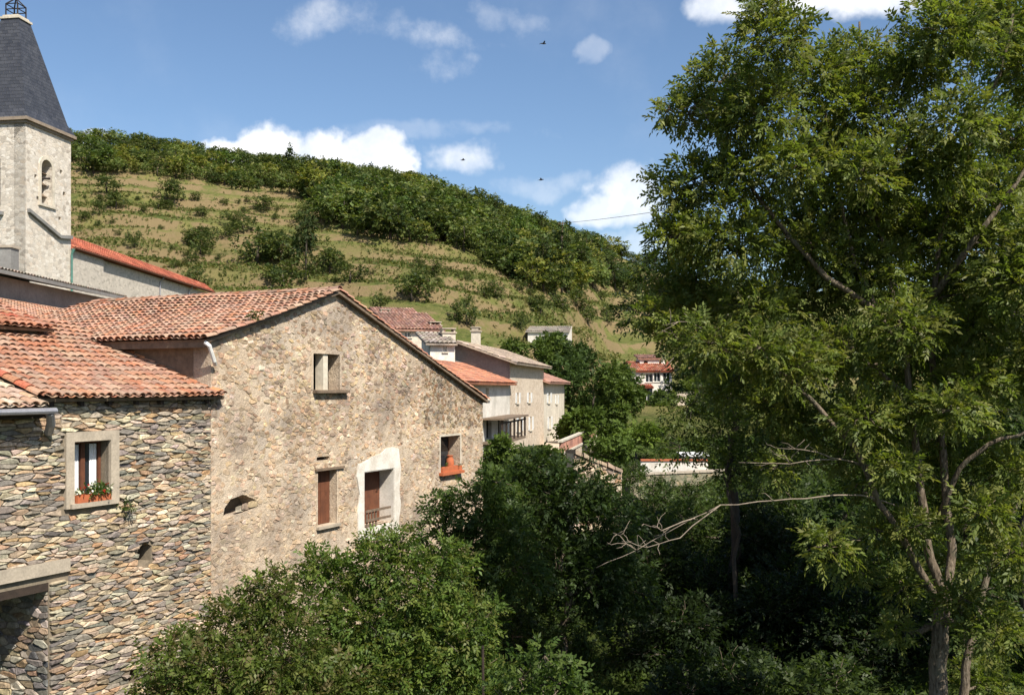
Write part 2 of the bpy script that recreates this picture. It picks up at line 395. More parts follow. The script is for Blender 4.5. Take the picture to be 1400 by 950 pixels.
def stone_geo(mb, fr, poly, rng, proud, gap, c, soft=True, base_r=0):
    cx, cz = sum(p[0] for p in poly)/len(poly), sum(p[1] for p in poly)/len(poly)
    R = math.sqrt(area(poly)/math.pi); k = max(.5, 1-gap/R)
    q = [(cx+(p[0]-cx)*k, cz+(p[1]-cz)*k) for p in poly]
    if soft:
        r = []
        for i in range(len(q)):
            a, b = q[i], q[(i+1) % len(q)]
            r += [(a[0]*.86+b[0]*.14, a[1]*.86+b[1]*.14), (a[0]*.14+b[0]*.86, a[1]*.14+b[1]*.86)]
        q = r
    n = len(q); tx, tz = rng.uniform(-.10, .10), rng.uniform(-.14, .10)
    vs = [fr(p[0], base_r+.03, p[1]) for p in q]
    vs += [fr(cx+(p[0]-cx)*.95, base_r-proud*.75, cz+(p[1]-cz)*.95) for p in q]
    vs += [fr(cx+(p[0]-cx)*.68, base_r-proud-tx*(p[0]-cx)-tz*(p[1]-cz)+rng.uniform(-.12, .12)*proud, cz+(p[1]-cz)*.68) for p in q]
    fs = [(i, (i+1) % n, n+(i+1) % n, n+i) for i in range(n)]+[(n+i, n+(i+1) % n, 2*n+(i+1) % n, 2*n+i) for i in range(n)]+[tuple(range(2*n, 3*n))]
    mb.add(vs, fs, c)
def lay_stones(wall, fr, cells, rng, colour, proud, gap, mat, soft=True, limit=300, visible=None, per_tri=True):
    """the largest stones in view are objects of their own, the rest one part"""
    def vis(p):
        return visible is None or visible(sum(q[0] for q in p)/len(p), sum(q[1] for q in p)/len(p))
    cells = sorted(cells, key=lambda p: -(area(p) if vis(p) else area(p)*.001))
    rest = MB()
    for i, p in enumerate(cells):
        c = colour(p, rng); pr = rng.uniform(*proud)
        if i < limit:
            mb = MB(); stone_geo(mb, fr, p, rng, pr, gap, c, soft); mb.build('stone', mat, wall)
        else: stone_geo(rest, fr, p, rng, pr, gap, c, False)
    if rest.v: tag(rest.build('small_stones', mat, wall), kind='stuff')

def pick(rng, pal, var=.12):
    c = rng.choice(pal); k = rng.uniform(1-var*2, 1+var)
    return tuple(max(0, x*k*rng.uniform(1-var*.4, 1+var*.4)) for x in c)

# ---- roof tiles
TILE_OLD = [(.45,.215,.125),(.41,.185,.105),(.47,.245,.155),(.37,.18,.115),(.43,.245,.165),(.34,.185,.125),(.49,.285,.19),(.40,.25,.175),(.45,.19,.105),(.32,.19,.135),(.50,.32,.23),(.38,.24,.17)]
TILE_PALE = [(.50,.36,.26),(.55,.42,.31),(.42,.29,.21),(.58,.46,.35),(.46,.30,.20)]
TILE_RED = [(.40,.115,.068),(.44,.135,.08),(.36,.10,.06),(.47,.165,.10)]
TILE_ORANGE = [(.50,.215,.125),(.46,.19,.11),(.43,.20,.13),(.53,.26,.165),(.40,.20,.145)]
TILE_PINK = [(.42,.24,.18),(.38,.20,.15),(.46,.28,.22),(.35,.21,.17)]
def tile_geo(mb, mtx, L, r, c, seg=6, taper=.8):
    vs = []
    for (y, k, lift) in ((0, 1, .020), (L, taper, 0)):
        for t in range(seg+1):
            a = math.pi*t/seg; vs.append(mtx @ Vector((-math.cos(a)*r*k, y, math.sin(a)*r*k*.72+lift)))
    m = seg+1
    for t in range(seg+1):
        a = math.pi*t/seg; vs.append(mtx @ Vector((-math.cos(a)*(r-.016), 0, math.sin(a)*(r-.016)*.72+.020)))
    fs = [(t, t+1, m+t+1, m+t) for t in range(seg)]+[(2*m+t, 2*m+t+1, t+1, t) for t in range(seg)]
    mb.add(vs, fs, c)
_tile_cache = {}
def tile_meshes(key, pal, L, r, mat, n=12):
    if key not in _tile_cache:
        rng = random.Random(hash(len(key))+7); out = []
        for i in range(n):
            mb = MB(); tile_geo(mb, Matrix(), L, r*rng.uniform(.95, 1.05), pick(rng, [pal[i % len(pal)]], .1)); out.append(mb.mesh('tile', mat))
        _tile_cache[key] = out
    return _tile_cache[key]
def tiled_roof(name, parent, o, a, b, wid, length, pal, rng, key, mat, single=300, pitch=.215, expo=.34, visible=None, deck_mat=None, deck_t=.07):
    """canal-tile roof: o eave corner, a along the eave, b up the slope. Deck > cover tiles (own objects) + channel tiles"""
    a = Vector(a).normalized(); b = Vector(b).normalized(); n = a.cross(b).normalized(); o = Vector(o)
    deck = MB()
    e = [o+n*-.01, o+a*wid+n*-.01, o+a*wid+b*length+n*-.01, o+b*length+n*-.01]
    deck.hexa([p-n*deck_t for p in e]+e)
    dk = deck.build(name, deck_mat or M['grey_wood'], parent)
    ph = rng.uniform(0, 6); sag = lambda x, y: .030*math.sin(x*.9+ph)*math.sin(y*.8+.4)-.05*math.sin(math.pi*min(1, max(0, y/length)))
    nc = int(wid/pitch); nr = int(length/expo); rest = MB(); chan = MB()
    spots = []
    for i in range(nc+1):
        wob = rng.uniform(-.012, .012)
        for j in range(nr+1):
            if j*expo+.1 > length: continue
            x = min(i*pitch+.06, wid)+wob+rng.uniform(-.012, .012); y = j*expo-.07+rng.uniform(-.018, .018)
            spots.append((x, y, i, j))
            if i < nc:
                c = pick(rng, pal, .15); q = []
                for yy in (y-.02, min(y+expo+.06, length)):
                    for t in range(4):
                        s = t/3; q.append(o+a*(x+s*pitch)+b*yy+n*(.065+sag(x, yy)-.035*math.sin(math.pi*s)+(.012 if yy < y else 0)))
                chan.add(q, [(0,1,5,4),(1,2,6,5),(2,3,7,6)], c)
    rng.shuffle(spots)
    if visible: spots.sort(key=lambda s: 0 if visible(o+a*s[0]+b*s[1]) else 1)
    ms = tile_meshes(key, pal, expo+.07, pitch*.47, mat)
    for k, (x, y, i, j) in enumerate(spots):
        lift = .028
        base = o+a*x+b*y+n*(lift+.03+sag(x, y))
        ya = (b+n*rng.uniform(-.05, -.01)+a*rng.uniform(-.035, .035)).normalized(); xa = (a-ya*a.dot(ya)).normalized(); za = xa.cross(ya)
        mt = Matrix((xa, ya, za)).transposed().to_4x4(); mt.translation = base
        if k < single:
            t = bpy.data.objects.new('tile', rng.choice(ms)); col.objects.link(t); t.parent = dk; t.matrix_basis = mt
        else: tile_geo(rest, mt, expo+.07, pitch*.47, pick(rng, pal, .15))
    tag(chan.build('channel_tiles', mat, dk), kind='stuff')
    if rest.v: tag(rest.build('cover_tiles', mat, dk), kind='stuff')
    return dk
def sheet_roof(name, parent, p00, p10, p11, p01, pal, rng, mat, pitch=.24, rowl=.38, thick=.10):
    """tiled roof too far away to tell its tiles apart: corrugated and stepped, joined into one part"""
    p00, p10, p11, p01 = (Vector(p) for p in (p00, p10, p11, p01))
    n = (p10-p00).cross(p01-p00).normalized()
    if n.z < 0: n = -n
    nc = max(3, int((p10-p00).length/pitch)); nr = max(2, int((p01-p00).length/rowl)); mb = MB()
    def at(x, y): return (p00*(1-x)+p10*x)*(1-y)+(p01*(1-x)+p11*x)*y
    for i in range(nc):
        for j in range(nr):
            c = pick(rng, pal, .12); y0, y1 = j/nr, (j+1)/nr; q = []
            for (yy, l) in ((y0, .05), (y1, .02)):
                for t, h in ((0,0),(.2,.07),(.5,.10),(.8,.07),(1,0)): q.append(at((i+t)/nc, yy)+n*(h*.8+l))
            mb.add(q, [(t, t+1, t+6, t+5) for t in range(4)], c)
    mb.hexa([p-n*thick for p in (p00,p10,p11,p01)]+[p for p in (p00,p10,p11,p01)], pal[0])
    return mb.build(name, mat, parent)

# ------------------------------------------------------------------ terrain
WA, WS = -18.55, .4815            # the near street line: x = WA + WS*y
def lerp(x, xs, ys): return np.interp(x, xs, ys)
def sstep(x, a, b): t = np.clip((x-a)/(b-a), 0, 1); return t*t*(3-2*t)
CREST_U = [-800, -100, 97, 200, 300, 400, 490, 560, 640, 700, 760, 850, 920, 1050, 1250, 1500, 2200]
CREST_V = [215, 185, 196, 205, 222, 232, 243, 252, 276, 296, 321, 352, 378, 400, 395, 360, 330]
def ground(x, y, fine=True):
    x = np.asarray(x, float); y = np.asarray(y, float)
    z = lerp(y, [-60, 0, 15, 30, 50, 60, 80, 110], [2.0, 1.2, 1.2, 1.8, 3.4, 4.0, 5.0, 8.0])
    bl = sstep(y, 38, 47); q = (x-(WS*y+WA)*(1-bl)-(.18*y-10.93)*bl)/1.11
    bank = (3.0+3.6*sstep(-q, 1.5, 7))*(1-bl)+(3.0+3.2*sstep(-q, -4.5, -1))*bl
    left = sstep(-q, -7, -.3)*sstep(y, 100, 60)
    z = np.maximum(z, z*(1-left)+bank*left)
    z = z+sstep(-x, 14, 40)*3*sstep(y, 40, 70)*sstep(y, 120, 90)
    z = z+np.clip((x-9)*.28, 0, 7)*sstep(y, 90, 60)
    # valley side behind the village
    yy = np.maximum(y, 30); k = x/yy
    tc = (HV-lerp(k*F+CU, CREST_U, CREST_V))/F
    yc = 320+25*np.sin(k*6+1); zc = CZ+tc*yc
    ys = 105+45*sstep(k, .03, .12); t = np.clip((y-ys)/(yc-ys), 0, 1)
    zb = 8.0+(sstep(-k, -.10, .1)*4)*sstep(y, 105, 125)
    hill = zb+(zc-zb)*(t**.93)
    if fine:
        step = 4.2; hs = hill+2.2*np.sin(x*.021+y*.006)+1.3*np.sin(x*.05+1.3)
        fr = hs/step-np.floor(hs/step)
        hill = hill+(np.where(fr < .78, -fr*.55, -.78*.55+(fr-.78)/.22*.78*.55)*step*.85+.8)*sstep(t, .0, .06)*sstep(t, 1.0, .9)
        hill = hill+(np.sin(x*.31+y*.13)*.22+np.sin(x*.13-y*.29)*.3)*sstep(t, 0, .1)
    hill = np.where(y > yc, zc-(y-yc)*.06, hill)
    return np.where(y > 105, hill, z)
def hit(u, v, y0=60, y1=345):
    """where the view direction through a photo pixel meets the terrain"""
    ys = np.arange(y0, y1, .5); k = (u-CU)/F; zz = CZ+(HV-v)/F*ys
    d = ground(k*ys, ys)-zz; i = np.argmax(d >= 0)
    if d[i] < 0: i = len(ys)-1
    Y = float(ys[i]); return Vector((k*Y, Y, float(ground(k*Y, Y))))
def gz(x, y): return float(ground(x, y))

def build_terrain():
    ys = np.concatenate([np.arange(-80, 0, 8), np.arange(0, 105, 1.2), np.arange(105, 350, 1.0), np.arange(350, 760, 25)])
    ks = np.concatenate([np.linspace(-1.9, -.62, 20)[:-1], np.linspace(-.62, .62, 240), np.linspace(.62, 1.9, 20)[1:]])
    Yg, Kg = np.meshgrid(ys, ks, indexing='ij'); X = Kg*np.maximum(Yg, 40); Z = ground(X, Yg)
    ny, nk = X.shape
    V = np.stack([X, Yg, Z], -1).reshape(-1, 3).astype(np.float32)
    idx = np.arange(ny*nk).reshape(ny, nk)
    Q = np.stack([idx[:-1,:-1], idx[:-1,1:], idx[1:,1:], idx[1:,:-1]], -1).reshape(-1, 4)
    return quad_mesh('hillside_ground', V, Q, M['hill'])
def quad_mesh(name, V, Q, mat, C=None):
    me = bpy.data.meshes.new(name)
    me.vertices.add(len(V)); me.vertices.foreach_set('co', np.asarray(V, np.float32).ravel())
    me.loops.add(len(Q)*4); me.loops.foreach_set('vertex_index', np.asarray(Q, np.int32).ravel())
    me.polygons.add(len(Q)); me.polygons.foreach_set('loop_start', np.arange(0, len(Q)*4, 4, dtype=np.int32))
    if C is not None:
        a = me.color_attributes.new('Col', 'FLOAT_COLOR', 'POINT')
        cc = np.ones((len(V), 4), np.float32); cc[:, :3] = C; a.data.foreach_set('color', cc.ravel())
    me.materials.append(mat); me.update(calc_edges=True); me.validate()
    return me
tag(link(bpy.data.objects.new('ground', build_terrain())), kind='structure')

# ------------------------------------------------------------------ foliage
def unit(a): return a/np.maximum(np.linalg.norm(a, axis=-1, keepdims=True), 1e-6)
def leaf_quads(C, D, N, L, W, K):
    S = unit(np.cross(D, N)); N = np.cross(S, D); L = L[:, None]; W = W[:, None]
    v = np.stack([C, C+D*L*.45+S*W*.5+N*W*.18, C+D*L-N*L*.12, C+D*L*.45-S*W*.5+N*W*.18], 1)
    n = len(C)
    return v.reshape(-1, 3), np.arange(4*n).reshape(n, 4), np.repeat(K, 4, 0)
def sprays(g, Pp, D, tl, k, ll, lw, base, var=.22, pal=None):
    """compound sprays: k leaves set alternately along each twig"""
    T = len(Pp); up = np.array([0, 0, 1.])
    nn = unit(up*.75+g.normal(0, .45, (T, 3))); S = unit(np.cross(D, nn)); nn = np.cross(S, D)
    t = (np.arange(k)+.5)/k; sg = np.where(np.arange(k) % 2 == 0, 1., -1.)
    TL = tl*g.uniform(.6, 1.3, T)
    C = Pp[:, None]+D[:, None]*(t[None, :, None]*TL[:, None, None])
    C = C-up*(t[None, :, None]**2*TL[:, None, None]*.25)
    ang = g.uniform(.5, 1.15, (T, k)); ang[:, -1] = .1
    LD = D[:, None]*np.cos(ang)[..., None]+S[:, None]*(np.sin(ang)*sg)[..., None]-up*g.uniform(0, .5, (T, k))[..., None]
    LN = nn[:, None]+g.normal(0, .35, (T, k, 3))
    ci = g.integers(0, len(base), T); cb = np.asarray(base)[ci]*g.uniform(1-var, 1+var, (T, 1))
    K = np.repeat(cb[:, None], k, 1)*g.uniform(1-var*.6, 1+var*.6, (T, k, 1))
    LL = ll*g.uniform(.65, 1.25, T*k); LW = lw*g.uniform(.7, 1.2, T*k)
    return leaf_quads(C.reshape(-1, 3), unit(LD.reshape(-1, 3)), unit(LN.reshape(-1, 3)), LL, LW, K.reshape(-1, 3))
def crown_mesh(name, g, clumps, per, tl, k, ll, lw, base, mat, up_bias=.25, shell=.42):
    """clumps: (centre, radius vector); per = sprays per unit of clump surface"""
    PP, DD = [], []
    for c, r in clumps:
        r = np.asarray(r, float); n = max(6, int(per*(r[0]*r[1]+r[0]*r[2]+r[1]*r[2])/3*4))
        d = unit(g.normal(0, 1, (n, 3))); rr = g.uniform(0, 1, (n, 1))**shell
        lump = 1+.25*np.sin(d[:, :1]*5+c[0]*3)*np.cos(d[:, 2:]*4+c[2]*2)
        PP.append(np.asarray(c)+d*rr*r*lump); DD.append(unit(d*.8+g.normal(0, .5, (n, 3))+np.array([0, 0, up_bias])))
    V, Q, K = sprays(g, np.concatenate(PP), np.concatenate(DD), tl, k, ll, lw, base)
    return quad_mesh(name, V, Q, mat, K)
def wander(rng, a, b, n=5, amt=.12):
    a, b = Vector(a), Vector(b); L = (b-a).length; pts = []
    for i in range(n+1):
        t = i/n; p = a.lerp(b, t)
        if 0 < i < n: p += Vector((rng.uniform(-1, 1), rng.uniform(-1, 1), rng.uniform(-1, 1)))*L*amt*.5
        pts.append(p)
    return pts
def grow_to(rng, mb, nodes, target, r0, seg=5, amt=.18):
    """a branch from the nearest lower point of the skeleton to the target"""
    t = Vector(target)
    best = min(nodes, key=lambda q: (q[0]-t).length+max(0, q[0].z-t.z)*1.2)
    r = min(best[1]*.6, r0); pts = wander(rng, best[0], t, 4, amt)
    rs = [r+(max(.006, r*.3)-r)*i/4 for i in range(5)]
    mb.tube(pts, rs, seg); nodes += list(zip(pts[1:], rs[1:]))
TREE_MID = [(.070,.105,.022),(.055,.085,.020),(.085,.115,.026),(.045,.07,.018)]
def auto_clumps(rng, c, R, n, cr, flat=1.0):
    out = []
    for i in range(n):
        while True:
            d = Vector((rng.uniform(-1,1), rng.uniform(-1,1), rng.uniform(-1,1)))
            if .25 < d.length < 1: break
        d = d.normalized()*(d.length**.5)
        s = cr*rng.uniform(.7, 1.25)
        out.append((Vector((c[0]+d.x*R[0], c[1]+d.y*R[1], c[2]+d.z*R[2])), (s, s, s*.75*flat)))
    return out
def make_tree(name, label, cat, base, clumps, seed, per, tl, k, ll, lw, pal, trunk_r=.18, group=None, bark='bark', stems=None, leafm='leaf', shell=.42, twig=True, crown_name='crown'):
    rng = random.Random(seed); g = np.random.default_rng(seed)
    base = Vector(base); root = thing(name, base, label, cat, group)
    mb = MB(); nodes = []
    if stems is None:
        cx = sum((c for c, r in clumps), Vector())/len(clumps)
        top = Vector((cx.x, cx.y, cx.z)); pts = wander(rng, base-Vector((0,0,.3)), top, 7, .10)
        stems = [(pts, [trunk_r*(1-.75*i/7) for i in range(8)])]
    for pts, rs in stems:
        mb.tube(pts, rs, 8); nodes += [(Vector(p), r) for p, r in zip(pts, rs)]
    for c, r in sorted(clumps, key=lambda q: (q[0]-base).length):
        grow_to(rng, mb, nodes, c, trunk_r*.35)
        if twig:
            for _ in range(5):
                d = Vector((rng.gauss(0,1), rng.gauss(0,1), rng.gauss(0,1)+.2)).normalized()
                e = c+Vector((d.x*r[0], d.y*r[1], d.z*r[2]))*.9
                mb.tube(wander(rng, c, e, 3, .25), [.016,.012,.009,.005], 4)
    mb.build('trunk', M[bark], root, True)
    me = crown_mesh(crown_name, g, clumps, per, tl, k, ll, lw, pal, M[leafm], shell=shell)
    link(bpy.data.objects.new(crown_name, me), root)
    return root

# ------------------------------------------------------------------ the two near houses (one street front, receding along G)
Y0 = WA/((288-CU)/F-WS)
G = Frame(((288-CU)/F*Y0, Y0), (WS, 1))
NB = -G.n                                          # straight back from the street front
def rectpx(fr, u0, vt, u1, vb, r=0):
    s0, zt = fr.px(u0, vt, r); s1 = fr.px(u1, vt, r)[0]; zb = fr.px(u0, vb, r)[1]
    return s0, s1, zb, zt
def rloop(q): s0, s1, z0, z1 = q; return [(s0,z0),(s1,z0),(s1,z1),(s0,z1)]
def ploop(fr, pts): return [fr.px(u, v) for u, v in pts]
def grow(q, e): return (q[0]-e, q[1]+e, q[2]-e, q[3]+e)
def on_view(fr): 
    def f(s, z):
        p = fr(s, 0, z); u = CU+p.x/p.y*F; v = HV-(p.z-CZ)/p.y*F
        return -5 < u < 1405 and 0 < v < 955
    return f
def seen(p):
    u = CU+p.x/p.y*F; v = HV-(p.z-CZ)/p.y*F
    return p.y > 1 and -10 < u < 1410 and -10 < v < 960

GREY = [(.30,.275,.235),(.36,.33,.285),(.24,.23,.215),(.42,.37,.30),(.33,.28,.215),(.48,.425,.34),(.28,.265,.25),(.42,.335,.235),(.38,.29,.20),(.54,.49,.41),(.34,.24,.16),(.20,.195,.19),(.45,.40,.33),(.31,.29,.26)]
TAN = [(.48,.365,.24),(.43,.32,.205),(.54,.43,.305),(.39,.295,.21),(.49,.35,.21),(.58,.495,.38),(.35,.275,.21),(.46,.40,.32),(.43,.29,.175),(.52,.39,.255),(.50,.41,.29)]
BRN = [(.28,.19,.12),(.34,.25,.16),(.22,.17,.12),(.38,.30,.21),(.26,.22,.17),(.31,.20,.12)]

def left_house():
    rng = random.Random(11)
    root = thing('stone_house', G(-5, 4, 3), 'grey dry stone house with low tiled roof and curtained window over flowers', 'house')
    win = rectpx(G, 100, 604, 150, 688)
    lin_s, lin_z = G.px(68, 796)
    opening = [(-11.4, .6), (lin_s, .6), (lin_s, lin_z), (-11.4, lin_z)]
    holeA = ploop(G, [(188,768),(195,775),(207,766),(209,746),(199,741),(190,751)])
    holeB = ploop(G, [(176,932),(188,933),(189,918),(180,915)])
    holes = [rloop(win), opening, holeA, holeB]
    ze = G.px(170, 548)[1]
    outer = [(-12, .4), (-.01, .4), (-.01, ze), (-12, ze)]
    mb = wall_panel(MB(), G, outer, holes, .47, .035)
    G.box(mb, -12, -.01, 6.6, 6.9, .4, ze+1.9); G.box(mb, -12, -11.7, .52, 6.6, .4, ze)
    wall = mb.build('wall', M['mortar_dark'], root)
    surround = grow(win, .20)
    lint = (-11.6, lin_s+.45, lin_z, lin_z+.42)
    cells = rubble(rng, outer, [rloop(surround), rloop(lint), opening, holeA, holeB], .225, .058, .42, .49)
    def colour(p, r):
        c = pick(r, GREY, .16); z = sum(q[1] for q in p)/len(p)
        return tuple(x*y for x, y in zip(c, (1.24,1.15,1.04) if z < 6.5 else (1.24,1.16,1.05)))
    lay_stones(wall, G, cells, rng, colour, (.0, .060), .006, M['stone_dry'], True, 300, on_view(G))
    # concrete surround of the window, in four pieces
    s0, s1, z0, z1 = win; f = MB()
    for q in ((s0-.20, s0, z0-.10, z1+.2), (s1, s1+.22, z0-.10, z1+.2), (s0, s1, z1, z1+.2)): G.box(f, q[0], q[1], -.045, .14, q[2], q[3])
    f.build('window_surround', M['concrete'], root)
    f = MB(); G.box(f, s0-.12, s1+.12, -.12, .20, z0-.10, z0-.002); f.build('window_sill', M['concrete'], root)
    # the window: frame, two leaves with panes and curtains
    fr = MB(); t = .06
    G.box(fr, s0+.002, s0+t, .26, .34, z0, z1-.002); G.box(fr, s1-t, s1-.002, .26, .34, z0, z1-.002); G.box(fr, s0+t, s1-t, .26, .34, z1-t, z1-.002)
    G.box(fr, s0+t, s1-t, .26, .34, z0, z0+t); m = (s0+s1)/2; G.box(fr, m-.05, m+.05, .255, .335, z0+t, z1-t)
    wd = fr.build('window', M['brown_wood'], root)
    for a, b in ((s0+t, m-.05), (m+.05, s1-t)):
        pn = MB(); G.box(pn, a, b, .315, .325, z0+t, z1-t); pn.build('pane', M['glass'], wd)
        c = MB(); w_ = (b-a)*.55; x0 = b-w_ if a < m-.1 else a+.02; n = 10; q = []
        x0 = b-w_-.02
        for i in range(n+1):
            x = x0+w_*i/n; r = .295+.010*math.sin(i*2.1)
            q += [G(x, r, z0+t+.02), G(x, r, z1-t-.02)]
        c.add(q, [(2*i, 2*i+2, 2*i+3, 2*i+1) for i in range(n)]); c.build('curtain', M['curtain'], wd)
    bk = MB(); G.box(bk, s0-.1, s1+.1, .62, .66, z0-.1, z1+.1); bk.build('inner_wall', M['dark_wood'], root)
    J = Frame(G(lin_s-.004, 1.6, 0)[:2], (G.n.x, G.n.y))          # deep stone jamb of the lower opening
    f = MB(); J.box(f, .0, 1.09, 0, .5, .4, lin_z+.3); jb = f.build('jamb', M['mortar_dark'], root)
    for p in rubble(rng, [(0, .4), (1.56, .4), (1.56, lin_z-.17), (0, lin_z-.17)], [], .30, .11, .25):
        f = MB(); stone_geo(f, J, p, rng, rng.uniform(.0, .05), .008, pick(rng, GREY, .16)); f.build('stone', M['stone_dry'], jb)
    # lintel of the lower opening and its timber
    f = MB(); G.box(f, *lint[:2], -.05, .35, lint[2]+.16, lint[3]); f.build('lintel', M['concrete'], root)
    f = MB(); G.box(f, lint[0], lin_s-.005, .03, 1.6, lin_z-.16, lin_z-.004); f.build('timber_beam', M['dark_wood'], root)
    f = MB()
    for i in range(9): G.box(f, -11.3+i*.62, -10.72+i*.62, 1.7, 1.75, .5, lin_z)
    f.build('plank_door', M['dark_wood'], root)
    # the main roof
    zo = G.px(170, 543)[1]; ang = rad(19.5); b = NB*math.cos(ang)+Vector((0,0,math.sin(ang)))
    sL, sR = G.px(47, 540)[0], .26
    tiled_roof('roof', root, G(sL, -.20, zo), G.d, b, sR-sL, 5.6, TILE_OLD, rng, 'old', M['tile'], 300, visible=seen)
    # verge of bedded tiles along the left edge, and the bright flashing against the taller house
    mb = MB()
    for j in range(15):
        o = G(sL-.03, -.26, zo+.045)+b*(.36*j); xa = G.d; za = xa.cross(b)
        mt = Matrix((xa, b, za)).transposed().to_4x4(); mt.translation = o; tile_geo(mb, mt, .42, .125, pick(rng, TILE_RED+TILE_OLD[:3], .1))
    mb.build('verge_tiles', M['tile'], root)
    mb = MB()
    for j in range(10):
        o = G(.10, -.22, zo+.05)+b*(.36*j); xa = G.d; za = xa.cross(b)
        mt = Matrix((xa, b, za)).transposed().to_4x4(); mt.translation = o; tile_geo(mb, mt, .42, .14, pick(rng, [(.62,.27,.13),(.66,.36,.21),(.55,.22,.10)], .08))
    mb.build('edge_tiles', M['tile_new'], root)
    # exposed rafters under the eave
    for i in range(8):
        s = sL+.25+i*.72
        if s > sR-.1: break
        f = MB(); o = G(s, -.14, zo-.17); f.prism([o, o+G.d*.09, o+G.d*.09+Vector((0,0,.10)), o+Vector((0,0,.10))], b*.9); f.build('rafter', M['dark_wood'], root)
    # pale second roof over the left end, a little lower, with its deep soffit and gutter pipe
    tiled_roof('side_roof', root, G(-12.2, -.46, zo-.16), G.d, b, sL-.12+12.2, 4.2, TILE_PALE, rng, 'pale_tile', M['tile'], 90, visible=seen)
    f = MB(); G.box(f, -12.2, sL+.02, -.34, .03, zo-.38, zo-.25); f.build('soffit', M['dark_wood'], root)
    f = MB(); f.tube([G(-12.2, -.54, zo-.26), G(sL+.05, -.54, zo-.24)], [.06,.06], 8); f.build('gutter', M['zinc'], root)
    f = MB(); f.tube([G(sL-.05, -.50, zo-.28), G(sL+.1, -.34, zo-.50), G(sL+.22, -.14, zo-.66), G(sL+.28, -.02, zo-.68)], [.075,.085,.085,.08], 9); f.build('downpipe', M['zinc'], root)
    return root, win
lh, lwin = left_house()

